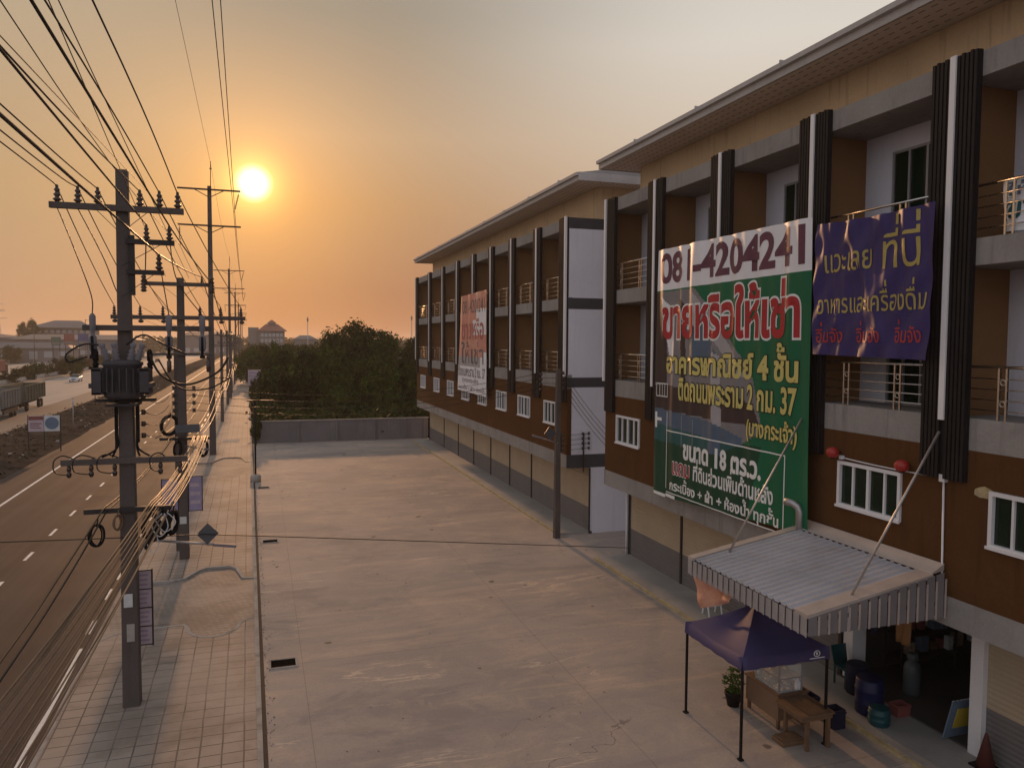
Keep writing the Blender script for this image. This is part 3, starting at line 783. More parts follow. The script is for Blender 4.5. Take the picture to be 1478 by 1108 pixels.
# ================================================================== POLES AND WIRES
INS = [(.035, 0), (.05, .02), (.10, .06), (.045, .10), (.045, .12), (.085, .16), (.04, .20), (.04, .22), (.07, .26), (.035, .30), (.035, .35), (.015, .37)]
def insulator(parent, x, y, z, s=1., m='porcelain', prof=INS):
    b = MB(); b.lathe((x, y, z), [(r*s*.9, h*s) for r, h in prof], 10)
    return b.build('insulator', M[m], parent)
def hang_string(parent, a, bb, n=9, r=.09):
    a, bb = Vector(a), Vector(bb); b = MB(); L = (bb-a).length
    prof = [(.012, 0)]
    for k in range(n):
        z = L*(.12+.76*k/n); prof += [(.02, z), (r, z+L*.02), (.02, z+L*.05)]
    prof.append((.012, L)); b.lathe(a, prof, 8, axis=(bb-a))
    return b.build('insulator', M['porcelain'], parent)
def shaft(t, x, y, z1, w0, w1, m='concrete'):
    b = MB()
    b.hexa([(x-w0/2, y-w0/2, -.05), (x+w0/2, y-w0/2, -.05), (x+w0/2, y+w0/2, -.05), (x-w0/2, y+w0/2, -.05),
            (x-w1/2, y-w1/2, z1), (x+w1/2, y-w1/2, z1), (x+w1/2, y+w1/2, z1), (x-w1/2, y+w1/2, z1)])
    return b.build('shaft', M[m], t, bevel=.025)
def crossarm(t, x0, x1, y, z, h=.13, brace=None, px=None, m='concrete', name='crossarm'):
    b = MB(); b.box(x0, x1, y-.06, y+.06, z-h/2, z+h/2)
    if brace:
        for xb in brace: b.bar((xb, y-.07, z-h/2), (px, y-.13, z-.55), .035, .012)
    return b.build(name, M[m], t, bevel=.008)
GP = 'utility poles along the sidewalk'
# ---- nearest pole with transformer
px, py = -2.83, 18.83
t = P1 = thing('utility_pole', (px, py, 0), 'nearest concrete utility pole, carrying a dark transformer above the service road', 'utility pole', GP)
shaft(t, px, py, 11.92, .36, .24)
a = crossarm(t, -4.20, -1.58, py-.2, 11.06, brace=(-3.3, -2.3), px=px)
T6 = [(-4.05, 11.47), (-3.66, 11.47), (-3.28, 11.47), (-2.46, 11.47), (-2.07, 11.47), (-1.70, 11.47)]
for x, z in T6: insulator(a, x, py-.2, 11.12, 1.0)
a = crossarm(t, -2.75, -1.78, py-.2, 10.36, .11, brace=(-2.05,), px=px, m='dsteel')
for x in (-2.34, -1.88): insulator(a, x, py-.2, 10.41, .9)
a = crossarm(t, -2.75, -2.0, py-.2, 9.70, .10, brace=(-2.2,), px=px, m='dsteel')
insulator(a, -2.10, py-.2, 9.75, 1.0)
b = MB(); b.box(px+.12, px+.24, py-.2, py-.1, 9.2, 10.5); b.build('bracket', M['dsteel'], t)
# fuse arm with cut-outs
a = crossarm(t, -3.62, -1.02, py-.22, 8.48, .12)
for x in (-3.40, -1.90, -1.22):
    b = MB(); y = py-.38
    b.lathe((x, y, 7.98), [(.05, 0), (.075, .05), (.075, .3), (.04, .34), (.04, .42), (.065, .46), (.065, .74), (.03, .8)], 10)
    b.bar((x, py-.22, 8.46), (x, y, 8.5), .05); f = b.build('fuse_cutout', M['lporc'], a)
    b = MB(); b.tube([(x, y-.07, 7.86), (x, y-.09, 8.3)], .028, 8); b.box(x-.05, x+.05, y-.12, y, 7.82, 7.9); b.build('fuse_tube', M['black'], f)
# transformer
b = MB(); cy = py-.42
prof = [(.24, 6.93), (.35, 6.98), (.38, 7.05), (.38, 7.66), (.41, 7.68), (.41, 7.74), (.32, 7.79)]
b.lathe((px, cy, 0), prof, 16)
tr = b.build('transformer', M['trafo'], t)
for sx in (-1, 1):
    b = MB()
    for k in range(6):
        b.box(px+sx*.37, px+sx*.55, cy-.34+k*.125, cy-.30+k*.125, 7.06, 7.62)
    b.box(px+sx*.34, px+sx*.55, cy-.34, cy+.34, 7.06, 7.10); b.box(px+sx*.34, px+sx*.55, cy-.34, cy+.34, 7.56, 7.60)
    b.box(px+sx*.53, px+sx*.60, cy-.36, cy+.30, 7.2, 7.3)
    b.build('radiator', M['trafo'], tr)
b = MB()
for k in range(9):
    a_ = R(200+k*17.5); b.obox((px+.405*math.cos(a_), cy+.405*math.sin(a_), 7.36), (.09, .025, .50), Matrix.Rotation(a_, 3, 'Z'))
b.build('radiator', M['trafo'], tr)
b = MB(); b.box(px-.60, px+.60, py-.1, py+.1, 6.86, 6.93); b.box(px-.3, px+.3, cy-.3, py+.1, 6.80, 6.86); b.build('support_bracket', M['dsteel'], t)
for sx, dx in (-.27, -.12), (-.10, -.04), (.17, .08), (.30, .14):
    b = MB(); b.lathe((px+sx, cy-.1, 7.77), [(.05, 0), (.085, .05), (.05, .09), (.085, .13), (.045, .17), (.075, .21), (.04, .25), (.05, .30), (.07, .36), (.02, .40)], 10, axis=(dx, -.05, .4))
    b.build('bushing', M['lporc'], tr)
for sx in (-.52, .54):
    b = MB(); b.lathe((px+sx, cy, 7.62), [(.03, 0), (.06, .05), (.06, .10), (.035, .12), (.06, .16), (.06, .34), (.03, .40)], 9); b.box(px+sx-.12, px+sx+.06, cy-.03, cy+.03, 7.60, 7.64)
    b.build('surge_arrester', M['black'], tr)
def loop(name, pts, r, m, parent):
    b = MB(); b.tube(spline(pts, 7), r, 6); return b.build(name, M[m], parent)
loop('jumper_cable', [(px-.4, cy-.1, 8.1), (px-.72, cy-.1, 8.12), (px-1.02, cy-.2, 7.92), (px-.98, cy-.2, 7.75), (px-.66, cy-.1, 7.86)], .022, 'wire', t)
loop('jumper_cable', [(px+.1, cy-.1, 8.12), (px+.45, cy-.15, 8.33), (px+.9, cy-.2, 8.1), (px+1.3, cy-.2, 7.92)], .022, 'wire', t)
loop('jumper_cable', [(px+.55, cy-.1, 7.9), (px+.78, cy-.1, 7.45), (px+1.3, cy-.1, 7.25), (px+1.9, cy, 7.5), (px+2.15, cy, 7.85)], .026, 'wire', t)
loop('jumper_cable', [(px+.72, cy-.1, 7.8), (px+1.1, cy-.1, 7.2), (px+1.7, cy-.1, 7.15), (px+2.2, cy, 7.4)], .018, 'wire', t)
loop('jumper_cable', [(-4.05, py-.2, 11.0), (-3.75, py-.3, 10.2), (-3.42, py-.38, 9.2), (-3.40, py-.38, 8.78)], .012, 'wire', t)
loop('jumper_cable', [(-3.66, py-.2, 11.0), (-3.2, py-.2, 10.0), (-3.0, py+.1, 9.3), (px, py+.2, 9.0)], .012, 'wire', t)
loop('jumper_cable', [(-2.10, py-.25, 10.05), (-2.0, py-.3, 9.4), (-1.9, py-.38, 8.78)], .012, 'wire', t)
loop('jumper_cable', [(-1.88, py-.25, 10.7), (-1.75, py-.3, 9.6), (-1.22, py-.38, 8.78)], .012, 'wire', t)
# low-voltage arm with down leads
a = crossarm(t, -4.10, -1.58, py-.2, 5.57, .13)
for x in (-3.95, -3.52, -3.06, -2.14, -1.74):
    b = MB(); b.lathe((x, py-.2, 5.24), [(.03, 0), (.05, .04), (.05, .1), (.025, .12), (.045, .15), (.045, .22), (.02, .27)], 8); ins = b.build('insulator', M['porcelain'], a)
for x0, x1 in ((-3.95, -4.12), (-3.52, -3.75), (-3.06, -3.28), (-2.14, -2.24)):
    loop('tail_cable', [(x0, py-.25, 5.3), (x1-.08, py-.28, 5.38), (x1-.1, py-.25, 5.62), (x1+.06, py-.2, 5.72), (x0+.1, py-.15, 5.62)], .014, 'wire', a)
for sx, w in ((-.20, -.5), (.22, .5)):
    for k in range(2):
        loop('riser_cable', [(px+sx+.03*k, py-.16, 6.9), (px+sx+.03*k, py-.17, 6.2), (px+sx+.02*k, py-.18, 5.85), (px+w*(.55+.4*k), py-.2, 5.66)], .024, 'black', t)
b = MB()
for z in (6.95, 6.62, 6.36, 6.10): b.lathe((px+.34, py-.05, z-.06), [(.03, 0), (.06, .03), (.035, .06), (.06, .09), (.03, .12)], 8)
b.box(px+.2, px+.26, py-.1, py, 5.95, 7.05); b.build('spool_rack', M['porcelain'], t)
# telecom arm
a = crossarm(t, -3.68, -1.95, py-.2, 4.48, .11, m='dsteel')
b = MB(); b.box(px-.11, px+.07, py-.186, py-.178, 2.28, 2.58); b.build('notice', M['paper'], t)
b = MB(); b.box(px-.06, px+.1, py-.190, py-.182, 1.5, 1.9); b.build('notice', M['kerb'], t)

def coil(name, c, rx, rz, r, n, label, group, tilt=(0, 0), mm='black'):
    b = MB(); rng = random.Random(int(c[0]*100)+n)
    for k in range(n):
        pts = []
        ox, oy = rng.uniform(-.03, .03), rng.uniform(-.05, .05)
        s = rng.uniform(.88, 1.08)
        for i in range(18):
            a_ = 2*math.pi*i/18
            x, z = rx*s*math.cos(a_), rz*s*math.sin(a_)
            pts.append((c[0]+ox+x*math.cos(tilt[0])+z*.25*tilt[1], c[1]+oy+x*math.sin(tilt[0]), c[2]+z))
        b.tube(pts, r, 6, closed=True)
    tie = c[2]+rz
    b.tube([(c[0], c[1], tie-.05), (c[0]+.04, c[1], tie+.12)], r*.8, 5)
    return tag(b.build(name, M[mm]), label, 'cable coil', group)
coil('cable_coil', (-3.42, py-.35, 3.98), .135, .24, .017, 4, 'black cable loop hanging below the low arm of the nearest pole, road side', 'coiled spare cables', (.3, .1))
coil('cable_coil', (-3.02, py-.3, 4.22), .09, .17, .017, 3, 'small pale cable coil tight beside the nearest pole shaft', 'coiled spare cables', (.6, .2), 'tele')
for (dx, dz, rx, rz, lab) in ((-2.36, 4.10, .16, .26, 'black coil nearest the shaft in the dark cable clump beside the nearest pole'), (-2.12, 4.12, .15, .30, 'middle black coil of the dark cable clump beside the nearest pole'), (-1.90, 4.16, .10, .26, 'outermost black coil of the dark cable clump beside the nearest pole')):
    coil('cable_coil', (dx, py-.3, dz), rx, rz, .022, 7, lab, 'coiled spare cables', (.5, .3))
for k, (x, z, d, lab) in enumerate(((-2.22, 4.02, .09, 'black splice closure slung in the cable clump of the nearest pole, left one'), (-1.98, 4.2, .08, 'black splice closure slung in the cable clump of the nearest pole, right one'), (-2.34, 3.86, .07, 'lowest black splice closure under the cable clump of the nearest pole'))):
    b = MB(); b.lathe((x-.1, py-.42, z-.25), [(.03, 0), (d*.7, .03), (d, .08), (d, .38), (d*.8, .44), (.02, .5)], 10, axis=(.35, .2, 1)); b.tube([(x, py-.4, z+.2), (x+.12, py-.3, z+.42)], .014, 5)
    tag(b.build('splice_closure', M['black']), lab, 'splice box', 'splice closures on the nearest pole')
loop_t = MB(); loop_t.tube(spline([(-2.1, py-.45, 4.4), (-2.3, py-.5, 4.15), (-2.15, py-.5, 3.9), (-1.98, py-.5, 4.1), (-2.05, py-.45, 4.4)], 6), .013, 5)
loop_t.tube(spline([(-2.0, py-.45, 4.42), (-1.82, py-.5, 4.2), (-2.05, py-.5, 4.0), (-2.25, py-.48, 4.3)], 6), .012, 5)
loop_t.tube(spline([(-2.4, py-.5, 3.75), (-2.3, py-.52, 3.55), (-2.18, py-.5, 3.7), (-2.22, py-.45, 3.95)], 6), .009, 5)
tag(loop_t.build('loose_cable', M['paper']), 'tangle of pale loose cable over the dark clump on the nearest pole', 'cable')
# framed advertising boards tied behind the nearest poles
def adboard(x0, x1, y, z0, z1, rows, ma, label, rot=0, mb='signp', gap=True):
    t = thing('advert_board', ((x0+x1)/2, y, 0), label, 'sign', 'advert boards tied to the poles')
    b = MB(); n = rows; h = (z1-z0)/n
    b.box(x0, x1, y-.01, y+.01, z0, z1); b.build('panel', M[ma], t)
    b = MB()
    for xx in (x0, x1): b.box(xx-.015, xx+.015, y-.025, y+.025, z0-.03, z1+.03)
    for k in range(n+1): b.box(x0, x1, y-.022, y-.012, z0+k*h-.012, z0+k*h+.012)
    b.build('frame', M['dsteel'], t)
    b = MB(); rng = random.Random(int(z0*90)+n)
    for k in range(n):
        zz = z0+k*h
        for r_ in range(3): b.box(x0+.06, x1-.06-rng.random()*.1*(x1-x0), y-.016, y-.0125, zz+h*(.2+.25*r_), zz+h*(.30+.25*r_))
    b.build('print', M[mb], t)
    return t
adboard(-3.02, -2.42, py+.32, 1.22, 2.95, 4, 'signp', 'stack of four pink advert panels in a frame behind the nearest pole', mb='signvd')
P2x, P2y = -2.80, 31.17
adboard(-2.62, -2.14, P2y-.1, 1.82, 3.12, 1, 'signv', 'violet framed advert board on the right of the second utility pole', mb='signp')
adboard(-3.55, -2.98, P2y-.1, 1.70, 3.05, 1, 'signv', 'violet framed advert board on the left of the second utility pole', mb='signvd')
# ---- second pole
t = P2 = thing('utility_pole', (P2x, P2y, 0), 'second concrete utility pole from the camera, with a wide six insulator crossarm', 'utility pole', GP)
shaft(t, P2x, P2y, 10.55, .34, .24)
a = crossarm(t, -4.02, -1.68, P2y-.18, 10.30, .14, brace=(-2.2, -3.4), px=P2x)
for x in (-4.0, -1.70):
    b = MB(); b.lathe((x, P2y-.3, 9.98), [(.05, 0), (.12, .05), (.06, .11), (.12, .16), (.06, .22), (.12, .27), (.06, .33), (.11, .38), (.05, .48), (.10, .54), (.04, .62)], 10); b.build('insulator', M['porcelain'], a)
insulator(a, -2.05, P2y-.18, 10.37, .6)
a = crossarm(t, -5.12, -.52, P2y-.18, 9.07, .15, brace=(-2.0, -3.6), px=P2x)
W6 = [-5.0, -4.15, -3.39, -2.12, -1.40, -.68]
for x in W6:
    insulator(a, x, P2y-.18, 9.14, .95)
    b = MB(); b.lathe((x+.03, P2y-.25, 8.86), [(.03, 0), (.09, .03), (.09, .09), (.04, .12), (.07, .15), (.03, .2)], 9); b.build('insulator', M['porcelain'], a)
a = crossarm(t, -3.95, -1.72, P2y-.18, 7.72, .09, m='concrete')
for x in (-3.2, -1.85):
    b = MB(); b.lathe((x, P2y-.25, 7.05), [(.05, 0), (.08, .06), (.08, .4), (.04, .46), (.06, .5), (.06, .62)], 9); b.build('insulator', M['porcelain'], a)
b = MB()
for k in range(4):
    for sx in (-.28, .42): b.lathe((P2x+sx, P2y-.12, 6.38-k*.28), [(.03, 0), (.075, .03), (.04, .07), (.04, .09), (.075, .13), (.03, .16)], 9)
    b.tube([(P2x-.3, P2y-.12, 6.46-k*.28), (P2x+.5, P2y-.12, 6.46-k*.28)], .012, 5)
b.build('spool_rack', M['porcelain'], t)
b = MB(); b.box(P2x-.13, P2x+.1, P2y-.168, P2y-.162, 1.35, 1.62); b.build('notice', M['paper'], t)
a = crossarm(t, -3.58, -1.85, P2y-.2, 4.57, .10, m='dsteel')
coil('cable_coil', (-2.95, P2y-.35, 4.2), .14, .3, .022, 6, 'black cable coil under the low arm of the second pole', 'coiled spare cables', (.5, .2))
coil('cable_coil', (-2.05, P2y-.35, 4.2), .15, .3, .024, 6, 'dark coil at the right end of the second pole arm', 'coiled spare cables', (.4, .2))
coil('cable_coil', (-3.3, P2y+.6, 5.0), .30, .36, .035, 14, 'thick dark cable coil hanging left of the second pole over the road', 'coiled spare cables', (.4, .3))
# slender pole beside it
t = thing('service_pole', (-3.12, 32.4, 0), 'slender concrete post close behind the second utility pole, on its left', 'utility pole', GP)
shaft(t, -3.12, 32.4, 7.9, .17, .13)
b = MB()
for k in range(6): b.ellipsoid((-3.0, 32.25, 6.5-.24*k), (.06, .06, .09), 8, 5)
b.build('insulator', M['lporc'], t)

# ---- tall transmission poles
def tall_pole(y, h, label, x=None, detail=True):
    x = RX(-2.76, y) if x is None else x
    t = thing('transmission_pole', (x, y, 0), label, 'utility pole', 'tall transmission poles')
    shaft(t, x, y, h, .44, .26)
    b = MB(); b.tube([(x+.08, y, h-.3), (x+.1, y, h+1.75)], .03, 6); b.box(x+.02, x+.18, y-.03, y+.03, h+1.2, h+1.26); b.build('spike', M['dsteel'], t)
    for z in (h-.28, h-2.82):
        a = crossarm(t, x-2.1, x+2.1, y-.2, z, .11, m='dsteel')
        b = MB()
        for s in (-1, 1): b.bar((x+s*.95, y-.2, z-.05), (x+s*.1, y-.2, z-.5), .05)
        b.build('brace', M['dsteel'], a)
        if detail:
            if z > h-1: hang_string(a, (x+2.0, y-.2, z-.1), (x+1.66, y-.2, z-1.5))
            else: hang_string(a, (x-2.0, y-.2, z-.1), (x-1.95, y-.2, z-1.5))
    return t
tall_pole(59.5, 19.25, 'tall transmission pole with two thin crossarms standing left of the sun disc')
for k, y in enumerate((118, 172, 228, 290, 360)):
    tall_pole(y, 18.6, ['second tall transmission pole, seen right of the nearer one', 'third tall transmission pole in the receding line', 'fourth tall transmission pole in the receding line', 'fifth tall transmission pole in the hazy line', 'last tall transmission pole fading in the haze'][k])
# ---- smaller poles receding along the sidewalk
def dist_pole(y, h, label, u=-2.85):
    x = RX(u, y)
    t = thing('utility_pole', (x, y, 0), label, 'utility pole', GP)
    shaft(t, x, y, h, .32, .24)
    a = crossarm(t, x-1.25, x+1.15, y-.18, h-.55, .13)
    for dx in (-1.1, -.4, .45, 1.0): insulator(a, x+dx, y-.18, h-.48, .85)
    a = crossarm(t, x-1.2, x+1.2, y-.18, h-1.6, .11)
    for dx in (-1.0, 1.0): insulator(a, x+dx, y-.18, h-1.55, .7)
    crossarm(t, x-.9, x+.9, y-.18, 4.5, .10, m='dsteel')
    return t
NTH = ['third', 'fourth', 'fifth', 'sixth', 'seventh', 'eighth', 'ninth', 'tenth', 'eleventh']
DY = (84, 106, 131, 158, 188, 220, 256, 296, 340)
for k, y in enumerate(DY): dist_pole(y, 9.6 if k else 9.4, NTH[k]+' concrete utility pole along the sidewalk, counting from the camera')
# ---- overhead cables
def cable(name, segs, r, m, label, cat='cable', group=None, n=6):
    b = MB(); pts = []
    for s in segs: pts += s if not pts else s[1:]
    b.tube(pts, r, n); return tag(b.build(name, M[m]), label, cat, group)
GW = 'power lines on the crossarms'
# (insulator on the near pole, point where the span leaves the frame, insulator on the second pole)
edge = [(-4.07, 14.97, 11.49), (-3.67, 13.51, 11.34), (-3.29, 12.14, 11.37), (-2.47, 9.17, 11.17), (-2.08, 9.24, 11.71), (-1.72, 9.7, 11.95)]
nm = ['first insulator from the road', 'second insulator from the road', 'third insulator from the road', 'insulator just right of the shaft', 'fifth insulator from the road', 'insulator at the right end']
for k in range(6):
    A = Vector((T6[k][0], py-.2, T6[k][1]-.02)); Eg = Vector(edge[k]); d = (Eg-A)
    far = A + d*((A.y+14)/(A.y-Eg.y)); far.z = A.z + d.z*1.3
    s1 = spline([far, Eg, A], 8)
    Bp = Vector((W6[k], P2y-.18, 9.49)); D4 = Vector((RX(-2.85, 84)+(-1.1, -.4, -.4, .45, 1., 1.)[k]*1.0, 83.8, 8.95+.02*k))
    cable('power_line', [s1, sag(A, Bp, .12, 10), sag(Bp, D4, .5, 14)], .0125, 'wire', 'black power line on the '+nm[k]+', nearest pole top', 'power line', GW)
for A, Eg, r, Bp, lab in (((-2.34, py-.2, 10.74), (-2.34, 8.68, 10.98), .0165, (-3.95, P2y-.3, 10.4), 'thick black power line on the left insulator of the second arm, nearest pole'),
                        ((-1.88, py-.2, 10.74), (-1.88, 7.9, 11.18), .019, (-1.72, P2y-.3, 10.4), 'thick black power line on the right insulator of the second arm, nearest pole'),
                        ((-2.10, py-.2, 10.1), (-2.11, 7.78, 10.14), .019, (-2.05, P2y-.18, 10.6), 'thick black power line on the single insulator of the third arm, nearest pole')):
    A, Eg, Bp = Vector(A), Vector(Eg), Vector(Bp); d = Eg-A; far = A + d*((A.y+14)/(A.y-Eg.y)); far.z += .1
    D4 = Vector((RX(-2.85, 84)+Bp.x+2.8, 83.8, 7.9))
    cable('power_line', [spline([far, Eg, A], 8), sag(A, Bp, .05, 8), sag(Bp, D4, .45, 14)], r, 'wire', lab, 'power line', GW)
for k, (Eg, tgt, lab) in enumerate((((-2.7, 10.03, 11.56), (-5.2, 59.3, 16.2), 'thin line crossing behind the nearest pole to the lower arm of the tall pole'), ((-2.3, 10.4, 12.15), (-3.3, 31.2, 10.6), 'thin upper line of the close pair running to the second pole top'), ((-2.2, 10.4, 12.17), (-2.5, 31.2, 10.55), 'thin lower line of the close pair running to the second pole top'))):
    A, Eg = Vector(tgt), Vector(Eg); d = Eg-A; far = Eg + d*.9
    cable('thin_line', [spline([far, Eg, A], 10)], .008, 'wire', lab, 'power line', GW)
# transmission conductors and the ground wire
xs = RX(-2.76, 59.5)
for (Eg, A, nxt, r, lab) in (((-2.71, 30.0, 20.16), (xs+.1, 59.5, 20.9), (RX(-2.66, 118), 118, 20.3), .009, 'faint ground wire running up from the spike of the tall pole'),
                       ((-1.5, 30.0, 20.33), (xs+1.62, 59.3, 17.47), (RX(-2.76, 118)+1.66, 117.8, 16.8), .018, 'left transmission conductor of the pair passing beside the sun'),
                       ((-1.22, 30.0, 20.37), (xs+1.70, 59.3, 17.47), (RX(-2.76, 118)+1.72, 117.8, 16.8), .018, 'right transmission conductor of the pair passing beside the sun')):
    Eg, A = Vector(Eg), Vector(A); d = Eg-A; far = A + Vector((d.x*1.9, d.y*1.9, d.z*2.1))
    pr = [Vector(nxt)]
    cable('transmission_line', [spline([far, Eg, A], 8), sag(A, nxt, .9, 14), sag(nxt, (RX(-2.76, 172)+(Vector(nxt).x-RX(-2.76, 118)), 172, nxt[2]), .9, 12)], r, 'wire', lab, 'power line', 'transmission lines')
a = Vector((xs-1.95, 59.3, 14.9)); c = Vector((RX(-2.76, 118)-1.95, 117.8, 14.2))
cable('transmission_line', [spline([a+Vector((.6, -58, 1.0)), a+Vector((.3, -29, -.4)), a], 8), sag(a, c, .9, 14)], .016, 'wire', 'transmission conductor on the lower left arm of the tall pole', 'power line', 'transmission lines')
# receding spans between the smaller poles: each line one object
for k, dx in enumerate((-1.1, -.4, .45, 1.0)):
    segs = []
    for y0, y1 in zip(DY, DY[1:]):
        segs.append(sag((RX(-2.85, y0)+dx, y0-.18, 9.35), (RX(-2.85, y1)+dx, y1-.18, 9.4), .4, 8))
    cable('power_line', segs, .012, 'wire', 'distant power line on the '+['outer left', 'inner left', 'inner right', 'outer right'][k]+' insulators of the receding poles', 'power line', GW, 5)
for k, dx in enumerate((-.7, -.3, .3, .6, .8)):
    segs = [sag((RX(-2.85, 31.2)+dx, 31.1, 4.6), (RX(-2.85, 58)+dx, 58, 4.7), .5, 10), sag((RX(-2.85, 58)+dx, 58, 4.7), (RX(-2.85, 84)+dx, 84, 4.6), .5, 10)]
    for y0, y1 in zip(DY, DY[1:]):
        segs.append(sag((RX(-2.85, y0)+dx, y0-.18, 4.6), (RX(-2.85, y1)+dx, y1-.18, 4.6), .5, 8))
    cable('telecom_cable', segs, .022, 'tele', 'telecom cable strung low from the second pole along the receding poles', 'cable', 'telecom cables beyond the second pole', 5)
# low-voltage spans
for k in range(4):
    z0, z1 = (6.95, 6.62, 6.36, 6.10)[k], 6.46-k*.28
    cable('service_wire', [sag((px+.38, py-.05, z0), (P2x-.28, P2y-.12, z1), .30, 12)], .011, 'wire', ['top', 'second', 'third', 'lowest'][k]+' sagging low-voltage wire between the nearest and second poles', 'power line', 'low-voltage wires')
# ---- low bundle of weathered telecom cables, near pole
bund = [(-3.5, 12.22, 3.71), (-3.45, 12.02, 3.52), (-2.95, 10.26, 3.96), (-2.9, 10.07, 3.89), (-2.85, 9.89, 3.82), (-2.8, 9.7, 3.75), (-2.75, 9.51, 3.67), (-2.7, 9.42, 3.57), (-2.65, 9.47, 3.53), (-2.6, 9.57, 3.47), (-2.5, 9.5, 3.49), (-2.92, 10.1, 3.90), (-2.72, 9.45, 3.60)]
ends = [(-3.28, 4.55, -3.2), (-3.22, 4.50, -3.1), (-2.35, 4.62, -2.35), (-2.32, 4.58, -2.25), (-2.28, 4.55, -2.22), (-2.22, 4.52, -2.18), (-2.18, 4.50, -2.1), (-2.14, 4.45, -2.05), (-2.10, 4.36, -2.0), (-2.06, 4.30, -1.98), (-1.98, 4.40, -1.9), (-2.40, 4.56, -2.4), (-2.2, 4.2, -2.12)]
rr = random.Random(3)
for k, (Eg, e) in enumerate(zip(bund, ends)):
    A = Vector((e[0], py-.22, e[1])); Eg = Vector(Eg); d = Eg-A
    far = Eg + (Eg-A)*1.5; far.z += .55; mid = A.lerp(Eg, .5)+Vector((rr.uniform(-.02, .02), 0, -.05+rr.uniform(-.03, .02)))
    Bp = Vector((e[2], P2y-.2, 4.66)); 
    cable('telecom_cable', [spline([far, Eg, mid, A], 8), sag(A, Bp, .18+.08*rr.random(), 12)], rr.choice((.012, .015, .016, .019)), 'tele' if k > 1 else 'wire',
          'telecom cable of the low bundle fanning from the nearest pole to the lower left corner' if k > 1 else 'dark telecom cable on the road side of the nearest pole low arm', 'cable', 'telecom bundle at the nearest pole' if k > 1 else 'dark telecom cables road side')
cable('drop_wire', [sag((-9.5, 18.0, 4.25), (-1.2, 18.6, 3.82), .02, 8), sag((-1.2, 18.6, 3.82), (13.38, 26.2, .42), .0, 12)], .012, 'wire', 'single thin wire stretched across the whole lot at low height', 'cable')

# solar street lights on the poles
def solar_lamp(a, e, pc, label, size=.34, diamond=True, normal=(0, -1, .25)):
    t = thing('solar_lamp', a, label, 'street lamp', 'solar street lamps')
    b = MB(); b.tube([a, e], .028, 8); b.build('arm', M['galv'], t)
    a, e = Vector(a), Vector(e); d = (e-a).normalized()
    b = MB(); b.obox(e - d*.2, (.5, .16, .06), d.to_track_quat('X', 'Z').to_matrix()); b.build('lamp_head', M['lporc'], t, bevel=.01)
    b = MB(); n = Vector(normal).normalized(); q = n.to_track_quat('Z', 'X').to_matrix() @ Matrix.Rotation(R(45 if diamond else 0), 3, 'Z')
    b.obox(pc, (size, size*(1 if diamond else 2.6), .03), q); b.build('solar_panel', M['solar'], t)
    b = MB(); b.tube([pc, (pc[0], pc[1]+.02, pc[2]-.28)], .015, 6); b.build('stem', M['galv'], t)
solar_lamp((-2.45, py-.1, 3.75), (-.62, py-.1, 3.48), (-1.19, py-.1, 3.80), 'solar lamp arm with a small tilted square panel on the nearest utility pole', .34)
solar_lamp((P2x+.1, P2y-.2, 4.3), (P2x+.9, P2y-.7, 4.2), (P2x+.22, P2y-.55, 4.98), 'solar lamp with a wide dark panel on the second utility pole', .32, False, (.15, -.8, .45))

# ---- lamp post at the lot edge
t = thing('lamp_post', (-.33, 47.2, 0), 'thin black T-topped lamp post on a concrete block at the sidewalk edge', 'lamp post')
b = MB(); b.lathe((-.33, 47.2, 0), [(.30, 0), (.30, .34), (.24, .42), (.08, .44)], 14); b.build('base', M['kerb'], t)
b = MB(); b.tube([(-.33, 47.2, .4), (-.33, 47.2, 4.75)], .05, 8); b.build('post', M['black'], t)
b = MB(); b.box(-.78, .72, 47.1, 47.3, 4.74, 4.80); b.box(.22, .72, 47.06, 47.34, 4.68, 4.74); b.build('lamp_head', M['black'], t, bevel=.01)

# ---- pole in front of the gap between the two rows
gx, gy = 11.84, 29.96
t = thing('utility_pole', (gx, gy, 0), 'grey concrete pole in front of the gap between the two shophouse rows', 'utility pole', GP)
shaft(t, gx, gy, 7.15, .26, .18)
for za, lab in ((6.55, 'upper'), (3.95, 'lower')):
    b = MB()
    for k in range(4):
        z = za+.42-k*.21
        b.lathe((gx+.22, gy-.05, z-.06), [(.025, 0), (.06, .03), (.03, .06), (.06, .1), (.025, .13)], 9)
        if lab == 'upper':
            b.lathe((gx-.75, gy+.2, z-.06), [(.025, 0), (.06, .03), (.03, .06), (.06, .1), (.025, .13)], 9, axis=(1, 0, .1)); b.tube([(gx-.62, gy+.2, z), (gx-.1, gy, z+.05-.12*k*.3)], .010, 5)
    b.box(gx+.12, gx+.17, gy-.08, gy-.02, za-.3, za+.5); b.build('spool_rack', M['porcelain'], t)
t2 = thing('wire_bracket', (13.2, 30.22, 2.9), 'black insulator bracket fixed at the end of the farther shophouse row', 'bracket')
b = MB(); b.box(13.12, 13.17, 30.2, 30.26, 2.7, 4.4)
for k in range(4):
    for dx in (-.1, .18): b.lathe((13.2+dx, 30.2, 4.3-k*.21), [(.025, 0), (.06, .03), (.03, .06), (.06, .1), (.025, .13)], 9)
    b.tube([(13.05, 30.2, 4.36-k*.21), (13.42, 30.2, 4.36-k*.21)], .014, 5)
b.build('spools', M['porcelain'], t2)
